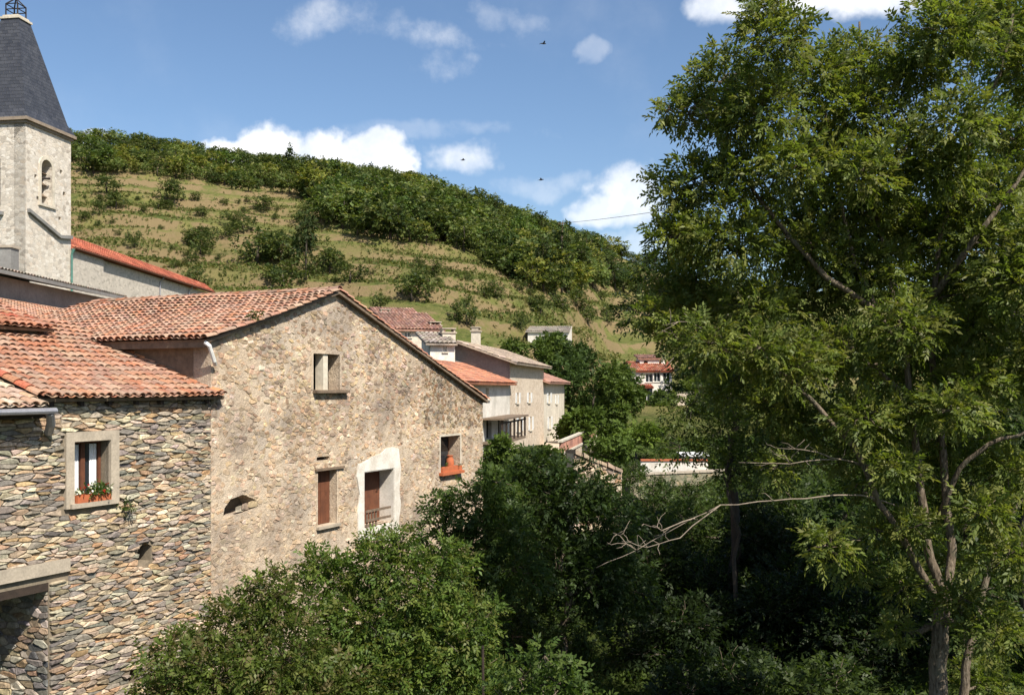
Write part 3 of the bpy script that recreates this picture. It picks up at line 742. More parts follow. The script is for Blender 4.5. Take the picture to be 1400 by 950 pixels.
def gable_house():
    rng = random.Random(23)
    root = thing('gabled_stone_barn', G(7, 5, 3), 'tall tan stone house with broad low gable, wooden door and white plastered doorway', 'house')
    sR, zR = G.px(660, 548); sP, zP = G.px(458, 401); zL = G.px(288, 463)[1]
    top = rectpx(G, 428, 483, 464, 533); d1 = rectpx(G, 434, 644, 460, 720); d2 = rectpx(G, 497, 645, 538, 722); w3 = rectpx(G, 602, 597, 629, 646)
    niche = ploop(G, [(304,712),(318,705),(332,701),(353,692),(348,682),(332,676),(316,682),(307,694)])
    slot = rectpx(G, 433, 625, 451, 630)
    plaster = ploop(G, [(489,738),(501,737),(530,739),(546,736),(544,712),(547,690),(545,668),(547,640),(544,613),(536,611),(527,613),(520,620),(508,624),(498,631),(489,634),(487,652),(491,676),(488,700)])
    outer = [(.01, .4), (sR, .4), (sR, zR), (sP, zP), (.01, zL)]
    holes = [rloop(top), rloop(d1), rloop(d2), rloop(w3), niche, rloop(slot)]
    mb = wall_panel(MB(), G, outer, holes, .55)
    wall = mb.build('wall', M['mortar_lime'], root)
    DEP = 9.6
    mb = MB()
    G.box(mb, .012, .4, .56, DEP, .4, zL-.16); G.box(mb, sR-.4, sR-.01, .56, DEP, .4, zR-.12); mb.prism([G(.01, DEP, .4), G(sR, DEP, .4), G(sR, DEP, zR-.1), G(sP, DEP, zP-.12), G(.01, DEP, zL-.1)], NB*.3)
    mb.build('side_wall', M['grey_wood'], root)
    lay = [rloop(grow(top, .10)), rloop(grow(d1, .06)), plaster, rloop(grow(w3, .07)), niche, rloop(slot)]
    patch = ploop(G, [(580,585),(662,585),(662,540),(640,528),(580,480)])
    cells = rubble(rng, outer, lay, .140, .080, .32, .49)
    keep = []
    for p in cells:
        cx, cz = sum(q[0] for q in p)/len(p), sum(q[1] for q in p)/len(p)
        smear = math.sin(cx*.9+1.2)*math.cos(cz*.8-.4)+.4*math.sin(cx*2.3+cz*1.7)
        if inside(patch, cx, cz) or rng.random() > .15+.30*smear+.26*min(1, max(0, (9.4-cz)/4)): keep.append(p)
    def colour(p, r):
        cx, cz = sum(q[0] for q in p)/len(p), sum(q[1] for q in p)/len(p)
        if inside(patch, cx, cz): return pick(r, BRN, .14)
        k = .26+.32*min(1, max(0, (9.4-cz)/4)); return tuple(a*(1-k)+b*k for a, b in zip(tuple(q*m_ for q, m_ in zip(pick(r, TAN+BRN[:3]+[(.62,.55,.46)], .22), (1.08,1.02,.98))), (.55,.445,.335)))
    lay_stones(wall, G, keep, rng, colour, (-.006, .018), .006, M['stone_lime'], True, 300, on_view(G))
    # smooth surrounds
    for q, e, m_ in ((top, .10, 'mortar_lime'), (w3, .07, 'cream'), (d1, .06, 'mortar_lime')):
        f = MB(); wall_panel(f, G, rloop((q[0]-e, q[1]+e, q[2], q[3]+e)), [], .01) if False else None
        s0, s1, z0, z1 = q
        for a in ((s0-e, s0, z0, z1+e), (s1, s1+e, z0, z1+e), (s0, s1, z1, z1+e)): G.box(f, a[0], a[1], -.014, .02, a[2], a[3])
        f.build('opening_surround', M[m_], root)
    f = MB(); wall_panel(f, G, plaster, [rloop(grow(d2, .004))], .04, -.034); f.build('plaster_patch', M['white_plaster'], root)
    s0, s1, z0, z1 = d2                              # whitewashed reveal and lintel of the open doorway
    f = MB(); G.box(f, s1-.02, s1-.001, -.02, .54, z0, z1-.02); G.box(f, s0, s1, -.02, .54, z1-.02, z1-.001); G.box(f, s0+.001, s0+.02, -.02, .54, z0, z1-.02); f.build('whitewashed_reveal', M['white_plaster'], root)
    f = MB(); G.box(f, s0+.03, s1-.03, .50, .55, z0, z1-.03); dr = f.build('door', M['brown_wood'], root)
    f = MB(); f.tube([G(s1-.18, .49, z0+1.0), G(s1-.18, .44, z0+1.0), G(s1-.28, .44, z0+1.0)], [.015]*3, 6); f.build('handle', M['iron'], dr)
    # low timber guard across the foot of the doorway
    f = MB()
    for z in (z0+.18, z0+.46): G.box(f, s0+.02, s1-.30, -.10, -.06, z, z+.07)
    for i in range(4): G.box(f, s0+.08+i*.16, s0+.14+i*.16, -.058, -.036, z0, z0+.50)
    f.build('guard_rail', M['grey_wood'], root)
    # plank door
    s0, s1, z0, z1 = d1; dr = None
    f = MB(); G.box(f, s0+.002, s1-.002, .25, .28, z0, z1); dr = f.build('plank_door', M['brown_wood'], root)
    n = 4
    for i in range(n):
        f = MB(); a = s0+.01+(s1-s0-.02)*i/n; G.box(f, a, a+(s1-s0-.02)/n-.012, .225, .249, z0+.01, z1-.01); f.build('plank', M['brown_wood'], dr)
    f = MB(); G.box(f, s0-.12, s1+.32, -.07, .10, z1+.002, z1+.07); f.build('lintel', M['grey_wood'], root)
    f = MB(); G.box(f, s0-.06, s1+.1, -.10, .24, z0-.08, z0-.002); f.build('door_sill', M['concrete'], root)
    # upper twin window
    s0, s1, z0, z1 = top; m = s0+(s1-s0)*.50
    f = MB(); G.box(f, m-.11, m+.10, .03, .30, z0, z1); f.build('mullion', M['cream'], root)
    f = MB(); G.box(f, s0-.02, s1+.30, -.16, .25, z0-.085, z0-.002); f.build('window_sill', M['grey_wood'], root)
    for a, b in ((s0, m-.11), (m+.10, s1)):
        f = MB(); G.box(f, a+.002, b-.002, .38, .42, z0, z1); wn = f.build('shutter', M['dark_wood'], root)
    # small right-hand window with its sill
    s0, s1, z0, z1 = w3
    f = MB(); G.box(f, s0-.10, s1+.02, -.17, .30, z0-.10, z0-.002); f.build('window_sill', M['terracotta'], root)
    f = MB(); G.box(f, s0+.002, s1-.002, .46, .50, z0, z1); wn = f.build('window', M['brown_wood'], root)
    f = MB(); G.box(f, s0+.08, s1-.08, .44, .457, z0+.08, z1-.08); f.build('pane', M['glass'], wn)
    # back of the broken niche and the slot; loose stones left in the niche
    f = MB(); a, b = G.px(300, 712), G.px(356, 672); G.box(f, a[0], b[0], .50, .58, a[1], b[1]); f.build('niche_back', M['mortar_dark'], root)
    a = G.px(336, 697)
    for k in range(3):
        f = MB(); stone_geo(f, G, [(a[0]+dx*.17+k*.23-.2, a[1]+dz*.09+.06+k*.03) for dx, dz in ((-1,-1),(1,-1),(1.2,.4),(.2,1),(-.9,.7))], rng, -.05+.03*k, .01, pick(rng, TAN, .1)); f.build('stone', M['stone_lime'], wall)
    s0, s1, z0, z1 = slot; f = MB(); G.box(f, s0, s1, .2, .25, z0, z1); f.build('slot_back', M['dark_wood'], root)
    # roof: ridge runs straight back from the street
    up = Vector((0,0,1)); aL = math.atan2(zP-zL, sP); aR = math.atan2(zP-zR, sR-sP)
    bL = G.d*math.cos(aL)+up*math.sin(aL); bR = -G.d*math.cos(aR)+up*math.sin(aR)
    FO = .16; ovl = .30
    oL = G(0, DEP+.2, zL+.06)-bL*ovl; lenL = sP/math.cos(aL)+ovl-.02
    tiled_roof('roof_slope', root, oL, G.n, bL, DEP+.2+FO, lenL, TILE_OLD, rng, 'old', M['tile'], 300, visible=seen)
    oR = G(sR, -FO, zR+.06)-bR*.16; lenR = (sR-sP)/math.cos(aR)+.16-.02
    tiled_roof('roof_slope', root, oR, NB, bR, DEP+.2+FO, lenR, TILE_ORANGE+TILE_OLD[:4], rng, 'orange', M['tile'], 45, visible=seen)
    mb = MB()
    for j in range(27):
        o = G(sP, -FO-.02+j*.36, zP+.10); xa = G.d; mt = Matrix((xa, NB, up)).transposed().to_4x4(); mt.translation = o; tile_geo(mb, mt, .42, .13, pick(rng, TILE_OLD, .12))
    mb.build('ridge_tiles', M['tile'], root)
    # fascia board along the left eave, bent white pipe at the corner
    f = MB(); f.prism([G(-.27, -FO, zL-.22), G(-.24, -FO, zL-.22), G(-.24, -FO, zL-.06), G(-.27, -FO, zL-.06)], NB*4.0); f.build('fascia', M['grey_wood'], root)
    f = MB(); f.tube([G(-.30, -.10, zL-.10), G(-.26, -.20, zL-.18), G(-.06, -.17, zL-.55), G(.04, -.10, zL-.62)], [.05]*4, 8); f.build('overflow_pipe', M['white_pipe'], root)
    return root, w3
gh, w3 = gable_house()

def flowers(name, label, fr, s0, s1, r0, r1, z0, petals, n, seed, hgt=.22, pot='terracotta'):
    g = np.random.default_rng(seed); root = thing(name, fr((s0+s1)/2, (r0+r1)/2, z0), label, 'flower box')
    f = MB(); t = .02
    a = (s0, s1, r0, r1)
    for q in ((s0, s1, r0, r0+t, z0, z0+.16), (s0, s1, r1-t, r1, z0, z0+.16), (s0, s0+t, r0+t, r1-t, z0, z0+.16), (s1-t, s1, r0+t, r1-t, z0, z0+.16), (s0+t, s1-t, r0+t, r1-t, z0, z0+.13)): fr.box(f, *q)
    f.build('trough', M[pot], root)
    PP = np.array([fr(g.uniform(s0, s1), g.uniform(r0-.04, r1), z0+.15+abs(g.normal(0, hgt*.35))) for _ in range(n)])
    DD = unit(g.normal(0, .6, (n, 3))+np.array([0,0,.7])-np.array(fr.n)*-.25)
    V, Q, K = sprays(g, PP, DD, .12, 5, .07, .045, [(.06,.11,.025),(.08,.13,.03)])
    link(bpy.data.objects.new('leaves', quad_mesh('leaves', V, Q, M['leaf'], K)), root)
    if petals:
        PP = np.array([fr(g.uniform(s0, s1), g.uniform(r0-.07, r0+.06), z0+.16+abs(g.normal(0, hgt*.5))) for _ in range(n//2)])
        V, Q, K = sprays(g, PP, unit(g.normal(0, 1, (n//2, 3))), .05, 6, .045, .04, petals, .1)
        link(bpy.data.objects.new('blossom', quad_mesh('blossom', V, Q, M['leaf'], K)), root)
s0, s1, z0, z1 = lwin
flowers('flower_box', 'terracotta window box of white and red flowers below the white curtains', G, s0+.02, s1-.05, -.11, .06, z0, [(.75,.75,.68),(.7,.72,.6),(.5,.05,.03)], 70, 3)
s0, s1, z0, z1 = w3
flowers('terracotta_trough', 'bright orange terracotta trough in the right window of the gabled house', G, s0+.02, s1-.04, -.10, .13, z0, None, 6, 4, .05)
def jar(fr, s, r, z, h, R, label):
    root = thing('clay_jar', fr(s, r, z), label, 'jar')
    prof = [(0,.62),(.12,.8),(.45,1),(.75,.86),(.88,.6),(.94,.62),(1,.75)]
    f = MB(); c = fr(s, r, z); f.tube([c+Vector((0,0,h*t)) for t, _ in prof], [R*k for _, k in prof], 12); f.build('body', M['terracotta'], root, True)
    f = MB(); f.tube([c+Vector((0,0,h*.985)), c+Vector((0,0,h*1.02))], [R*.80, R*.80], 12); f.build('rim', M['terracotta'], root)
jar(G, s1-.22, .28, z0, .50, .15, 'orange clay jar standing behind the trough in the small right window')

# tufts growing out of the walls
def tuft(label, p, n, seed, R=.16, pal=TREE_MID):
    g = np.random.default_rng(seed); p = np.array(p)
    PP = p+g.normal(0, R*.5, (n, 3)); DD = unit(g.normal(0, .6, (n, 3))+np.array(G.n)*.6+np.array([0,0,.3]))
    V, Q, K = sprays(g, PP, DD, R*1.3, 5, .08, .04, pal)
    V = V-p.astype(V.dtype); o = bpy.data.objects.new('wall_plant', quad_mesh('wall_plant', V, Q, M['leaf'], K)); o.location = p; col.objects.link(o); tag(o, label, 'plant')
tuft('green tuft rooted in the stones right of the curtained window', G(*(lambda q: (q[0], -.03, q[1]))(G.px(170, 690))), 26, 5)
tuft('small weed on the edge of the tiled gable roof', G(*(lambda q: (q[0], -.14, q[1]))(G.px(340, 432))), 22, 6, .13)

# ------------------------------------------------------------------ roofs behind the near houses
def rear_houses():
    rng = random.Random(31)
    R0 = 3.55
    root = thing('rear_house', G(-6, 6, 4), 'house behind the stone house showing a rust red roof with dark scalloped eave', 'house')
    s1, z1 = G.px(75, 450, R0)
    ang = rad(19); b = NB*math.cos(ang)+Vector((0,0,math.sin(ang)))
    f = MB(); G.box(f, -13, s1-.25, R0+.30, R0+.6, 4, z1-.02); G.box(f, s1-.55, s1-.25, R0+.6, R0+4.4, 4, z1+.30); f.build('wall', M['cement'], root)
    tiled_roof('roof', root, G(-13, R0, z1), G.d, b, s1+13, 4.6, TILE_OLD[:4]+TILE_RED[:1], rng, 'rust', M['tile'], 110, visible=seen)
    # outbuilding below the church: pale flat roof, wall in the shade of its eave, lower tiled lean-to
    B = Frame((-19.85, 40), (.02, 1)); ze = 14.45
    root = thing('outbuilding', B(1, 3, 6), 'low outbuilding with pale grey roof and shaded wall below the church', 'outbuilding')
    f = MB(); B.box(f, -7, 8.7, .0, .3, 5, ze-.12); B.box(f, 8.4, 8.7, .3, 4, 5, ze-.12); B.box(f, -7, 8.4, 4, 4.3, 5, ze+.8); f.build('wall', M['cement'], root)
    a = rad(11)
    sheet_roof('roof', root, B(-7, -.55, ze), B(9.0, -.55, ze), B(9.0, 4.4, ze+4.95*math.tan(a)), B(-7, 4.4, ze+4.95*math.tan(a)), [(.36,.32,.27),(.42,.38,.32),(.33,.29,.24),(.45,.36,.29)], rng, M['red_roof'])
    f = MB(); f.prism([B(-7, -.62, ze-.13), B(-7, -.555, ze-.13), B(-7, -.555, ze+.02), B(-7, -.62, ze+.02)], B.d*16); f.build('fascia', M['cement'], root)
    p = [B(-7, 4.6-4.6, 13.4)+B.n*4.6-Vector((0,0,1.5)), B(9.2, 0, 13.4)+B.n*4.6-Vector((0,0,1.5)), B(9.2, -.02, 13.4), B(-7, -.02, 13.4)]
    sheet_roof('lean_to_roof', root, *p, TILE_OLD+TILE_PINK, rng, M['tile'], .22, .36)
    f = MB(); B.box(f, -7, 9.0, -4.2, -3.95, 5, 11.8); f.build('lean_to_wall', M['cement'], root)
    c = MB(); q = B.px(11, 340, 1.6); B.box(c, q[0]-.32, q[0]+.32, 1.3, 1.95, ze+.2, q[1]); ch = c.build('chimney', M['cement'], root)
    c = MB(); B.box(c, q[0]-.38, q[0]+.38, 1.24, 2.01, q[1], q[1]+.10); c.build('chimney_cap', M['concrete'], ch)
rear_houses()

# ------------------------------------------------------------------ the church
def church():
    rng = random.Random(41)
    root = thing('church', (-31, 75, 7), 'pale stone church with square belfry, dark slate spire and red roofed nave', 'church')
    k = .16; kn = .07; W_ = 4.75
    c0 = P(35, 500, 62); C = Frame((c0.x, c0.y), (k, 1))
    fl = c0-Vector((C.n.x, C.n.y, 0))*W_; CF = Frame((fl.x, fl.y), (C.n.x, C.n.y))
    zt = C.px(35, 168)[1]
    def arch(fr, u0, u1, vt, vb, n=7):
        s0, s1, zb, ztop = rectpx(fr, u0, vt, u1, vb); r = (s1-s0)/2; m = (s0+s1)/2
        return [(s0, zb), (s1, zb)]+[(m+r*math.cos(math.pi*i/n), ztop-r+r*math.sin(math.pi*i/n)) for i in range(n+1)], (s0, s1, zb, ztop)
    bel, bq = arch(C, 56, 71, 216, 278)
    small = [rectpx(C, 47, 245, 50, 252)]
    f = wall_panel(MB(), C, [(0,5),(W_,5),(W_,zt),(0,zt)], [bel]+[rloop(rectpx(C, u_, v_, u_+3.5, v_+5)) for u_, v_ in ((47,238),(82,232),(80,296),(50,268),(86,262))], .8)
    wall_panel(f, CF, [(0,5),(W_-.001,5),(W_-.001,zt),(0,zt)], [[(1.7,zt-5.2),(3.0,zt-5.2),(3.0,zt-2.2),(2.35,zt-1.6),(1.7,zt-2.2)]], .8)
    C.box(f, W_-.8, W_-.002, .82, W_, 5, zt); C.box(f, .82, W_-.8, W_-.8, W_-.001, 5, zt)
    tower = f.build('tower', M['tower_stone'], root)
    # belfry opening: pale dressed surround, tie bars and louvre boards
    s0, s1, zb, zp = bq; f = MB(); m = (s0+s1)/2; r = (s1-s0)/2; n = 9
    ring = [(s0-.0, zb)]+[(m-r*math.cos(math.pi*i/n), zp-r+r*math.sin(math.pi*i/n)) for i in range(n+1)]+[(s1, zb)]
    out = [(s0-.24, zb)]+[(m-(r+.24)*math.cos(math.pi*i/n), zp-r+(r+.24)*math.sin(math.pi*i/n)) for i in range(n+1)]+[(s1+.24, zb)]
    for i in range(len(ring)-1):
        f.prism([C(ring[i][0], -.05, ring[i][1]), C(ring[i+1][0], -.05, ring[i+1][1]), C(out[i+1][0], -.05, out[i+1][1]), C(out[i][0], -.05, out[i][1])], -C.n*.06)
    f.build('belfry_surround', M['cream'], tower)
    f = MB(); C.box(f, s0-.3, s1+.3, -.12, .2, zb-.16, zb-.002); f.build('belfry_sill', M['cream'], tower)
    for i in range(3):
        z = zb+.6+i*.75; f = MB(); f.prism([C(s0, .35, z), C(s0, .40, z-.03), C(s0, .75, z+.22), C(s0, .70, z+.25)], C.d*(s1-s0)); f.build('louvre', M['grey_wood'], tower)
    # bell seen in the opening
    f = MB(); b0 = C(m, 1.5, zb+.7); prof = [(0,.62),(.1,.55),(.4,.40),(.75,.34),(.92,.22),(1,.05)]
    f.tube([b0+Vector((0,0,h*1.0)) for h, _ in prof], [q for _, q in prof], 14); f.tube([b0+Vector((-1.6,0,1.05)), b0+Vector((1.6,0,1.05))], [.07,.07], 6); f.build('bell', M['iron'], tower, True)
    # cornice in two steps
    cc = C(W_/2, W_/2, 0); e1, e2 = C.d, C.n
    def ringbox(mb, hw, z0, z1, hw2=None):
        hw2 = hw if hw2 is None else hw2
        a = [(-1,-1),(1,-1),(1,1),(-1,1)]
        mb.hexa([cc+e2*x*hw+e1*y*hw+Vector((0,0,z0)) for x, y in a]+[cc+e2*x*hw2+e1*y*hw2+Vector((0,0,z1)) for x, y in a])
    f = MB(); ringbox(f, W_/2+.12, zt, zt+.16); ringbox(f, W_/2+.26, zt+.16, zt+.36); f.build('cornice', M['cornice'], tower)
    # spire
    zs = P(21, 31, 64.8).z; f = MB()
    ringbox(f, W_/2+.22, zt+.361, zt+1.0, W_/2-.14); ringbox(f, W_/2-.14, zt+1.0, zs, .62); sp = f.build('spire', M['slate'], root)
    f = MB(); ringbox(f, .70, zs, zs+.14); ringbox(f, .56, zs+.14, zs+.28); f.build('spire_collar', M['cream'], sp)
    f = MB(); top = cc+Vector((0,0,zs+.3))
    for x, y in ((-1,-1),(1,-1),(1,1),(-1,1)):
        q = top+e2*x*.42+e1*y*.42; f.tube([q, q+Vector((0,0,.75)), top+Vector((0,0,1.25))], [.05,.05,.04], 6)
    for h in (.4, .75):
        for i in range(4):
            a = [(-1,-1),(1,-1),(1,1),(-1,1)]; x, y = a[i]; x2, y2 = a[(i+1) % 4]
            f.tube([top+e2*x*.42+e1*y*.42+Vector((0,0,h)), top+e2*x2*.42+e1*y2*.42+Vector((0,0,h))], [.035]*2, 5)
    f.tube([top+Vector((0,0,1.2)), top+Vector((0,0,2.6))], [.06,.04], 6); f.tube([top+e2*-.45+Vector((0,0,2.0)), top+e2*.45+Vector((0,0,2.0))], [.045]*2, 6)
    f.tube([top+e2*-.3+e1*.1+Vector((0,0,2.55)), top+e2*.1+Vector((0,0,2.62)), top+e2*.4+Vector((0,0,2.8))], [.03,.07,.02], 6); f.build('iron_finial', M['iron'], sp)
    f = MB(); ringf = C(0.0, W_/2+.0, zt+1.0)
    f.tube([ringf+Vector((0,-.0,.35)), ringf+Vector((0,-.0,1.25))], [.10,.04], 6)
    # small lucarne on the spire's front
    q = CF(2.0, .45, zt+1.05); f = MB(); f.prism([q, q+CF.d*.8, q+CF.d*.8+Vector((0,0,.8)), q+CF.d*.4+Vector((0,0,1.25)), q+Vector((0,0,.8))], -CF.n*.9); f.build('lucarne', M['zinc'], sp)
    # raking drip course where an older roof met the tower
    f = MB(); pts = [C.px(37, 290), C.px(80, 326), C.px(96, 327)]
    pts = [(s, z) for s, z in pts]
    for a, b in zip(pts, pts[1:]):
        f.hexa([C(a[0], -.22, a[1]), C(b[0], -.22, b[1]), C(b[0], .1, b[1]), C(a[0], .1, a[1]), C(a[0], -.22, a[1]+.22), C(b[0], -.22, b[1]+.22), C(b[0], .1, b[1]+.22), C(a[0], .1, a[1]+.22)])
    z = CF.px(10, 292)[1]; CF.box(f, .0, W_-1.5, -.22, .1, z-.1, z+.12); f.build('drip_course', M['cement'], tower)
    # nave: near bay flush with the tower, the rest set back under a wider eave
    N0 = C(W_, 0, 0); NV = Frame((N0.x, N0.y), (kn, 1)); ze = NV.px(99, 339)[1]; zf = ze-.55; L = 25.5; sb = 4.6
    f = MB()
    def strip(s0, s1, r0, r1, z0a, z0b):
        f.hexa([NV(s0,r0,6),NV(s1,r0,6),NV(s1,r1,6),NV(s0,r1,6),NV(s0,r0,z0a),NV(s1,r0,z0b),NV(s1,r1,z0b),NV(s0,r1,z0a)])
    zz = lambda s: ze+(zf-ze)*s/L-.12
    strip(.01, sb, .02, 4, zz(0), zz(sb)); strip(sb+.002, L, .22, 4, zz(sb), zz(L))
    nave = f.build('nave_wall', M['nave_stone'], root)
    rg = 3.0
    sheet_roof('nave_roof', root, NV(.02, -.20, ze), NV(L+.3, -.15, zf), NV(L+1.2, 1.2, zf+.85), NV(.02, rg, ze+1.75), TILE_RED, rng, M['red_roof'], .3, .42, .16)
    sheet_roof('nave_roof', root, NV(L+.6, 9, zf-1.5), NV(.02, 11, ze-1.6), NV(.02, rg+.02, ze+1.75), NV(L+1.2, 1.22, zf+.85), TILE_RED, rng, M['red_roof'], .5, .6, .16)
    f = MB(); f.tube([NV(.0, -.25, ze-.04), NV(L+.3, -.20, zf-.04)], [.09,.09], 7); f.build('gutter', M['brown_wood'], root)
    for s in (14.5, 20.5):
        f = MB(); f.tube([NV(s, -.18, zz(s)), NV(s, .15, zz(s)-.4), NV(s, .15, 8)], [.06]*3, 6); f.build('downpipe', M['zinc'], root)
    f = MB(); f.tube([NV(-.1, -.25, ze-.1), NV(-.1, -.12, ze-.5), NV(-.1, -.1, 8)], [.13,.07,.06], 7); f.build('downpipe', plain_mat('verdigris', (.10,.24,.20), (.07,.16,.13), .6, 4), root)
church()

# ------------------------------------------------------------------ village houses further along the valley
def opening_window(root, fr, q, r=.22, shut=None, sash='white_pipe', sm='cream'):
    s0, s1, z0, z1 = q; f = MB()
    t = .06
    for a in ((s0+.002, s0+t, z0, z1), (s1-t, s1-.002, z0, z1), (s0+t, s1-t, z1-t, z1), (s0+t, s1-t, z0, z0+t), ((s0+s1)/2-.03, (s0+s1)/2+.03, z0+t, z1-t)): fr.box(f, a[0], a[1], r, r+.06, a[2], a[3])
    wn = f.build('window', M[sash], root)
    f = MB(); fr.box(f, s0+.01, s1-.01, r+.065, r+.09, z0, z1); f.build('pane', M['glass'], wn)
    f = MB(); fr.box(f, s0-.08, s1+.08, -.09, r-.01, z0-.07, z0-.002); f.build('sill', M[sm], wn)
    if shut:
        w_ = (s1-s0)*.55
        for a, b in ((s0-w_-.03, s0-.03), (s1+.03, s1+w_+.03)):
            f = MB(); fr.box(f, a, b, -.055, -.01, z0, z1)
            for i in range(5): fr.box(f, a+.04, b-.04, -.068, -.056, z0+.1+i*(z1-z0-.1)/5, z0+.1+i*(z1-z0-.1)/5+.04)
            f.build('shutter', M[shut], wn)
def box_house(root, fr, L, D, zb, ze, pitch, wallm, pal, holes, end_holes=(), ov=.35, endm=None, roofm='red_roof', rng=None, gable=False):
    """house with its long front on fr; single slope rising to the back, or a gable"""
    rise = D*math.tan(pitch)
    f = wall_panel(MB(), fr, [(0,zb),(L,zb),(L,ze),(0,ze)], [rloop(h) for h in holes], .35)
    f.build('wall', M[wallm], root)
    E = Frame(fr(0, D, 0)[:2], (fr.n.x, fr.n.y))               # near end wall, s runs from the back to the front
    f = MB(); lp = [(0,zb),(D-.001,zb),(D-.001,ze),(0,ze+rise)] if not gable else [(0,zb),(D-.001,zb),(D-.001,ze),(D/2,ze+rise/2),(0,ze)]
    wall_panel(f, E, lp, [rloop(h) for h in end_holes], .35); f.build('end_wall', M[endm or wallm], root)
    f = MB(); fr.box(f, L-.35, L-.002, .36, D-.36, zb, ze-.02); fr.box(f, .36, L-.002, D-.35, D-.002, zb, (ze+rise if not gable else ze)-.05)
    f.add([fr(L-.003, .36, ze-.02), fr(L-.003, D-.01, ze-.02), fr(L-.003, D/2 if gable else D-.01, ze+(rise/2 if gable else rise)-.06)], [(0,1,2)]); f.build('rear_wall', M[wallm], root)
    tz = math.tan(pitch)
    if gable:
        rf = sheet_roof('roof', root, fr(-ov,-ov,ze-ov*tz), fr(L+ov,-ov,ze-ov*tz), fr(L+ov,D/2,ze+D/2*tz), fr(-ov,D/2,ze+D/2*tz), pal, rng, M[roofm])
        sheet_roof('roof', root, fr(L+ov,D+ov,ze-ov*tz), fr(-ov,D+ov,ze-ov*tz), fr(-ov,D/2+.01,ze+D/2*tz), fr(L+ov,D/2+.01,ze+D/2*tz), pal, rng, M[roofm])
    else:
        rf = sheet_roof('roof', root, fr(-ov,-ov,ze-ov*tz+.02), fr(L+.06,-ov,ze-ov*tz+.02), fr(L+.06,D+.1,ze+(D+.1)*tz+.02), fr(-ov,D+.1,ze+(D+.1)*tz+.02), pal, rng, M[roofm])
    return rf, E
def chimney(rf, fr, s, r, z0, z1, hw=.32, m='cream'):
    f = MB(); fr.box(f, s-hw, s+hw, r-hw*.8, r+hw*.8, z0, z1); c = f.build('chimney', M[m], rf)
    f = MB(); fr.box(f, s-hw-.07, s+hw+.07, r-hw*.8-.07, r+hw*.8+.07, z1, z1+.08)
    for a in (-hw, hw-.1): fr.box(f, s+a, s+a+.1, r-hw*.7, r+hw*.7, z1+.08, z1+.26)
    fr.box(f, s-hw-.04, s+hw+.04, r-hw*.8-.04, r+hw*.8+.04, z1+.26, z1+.32); f.build('chimney_cap', M['concrete'], c)

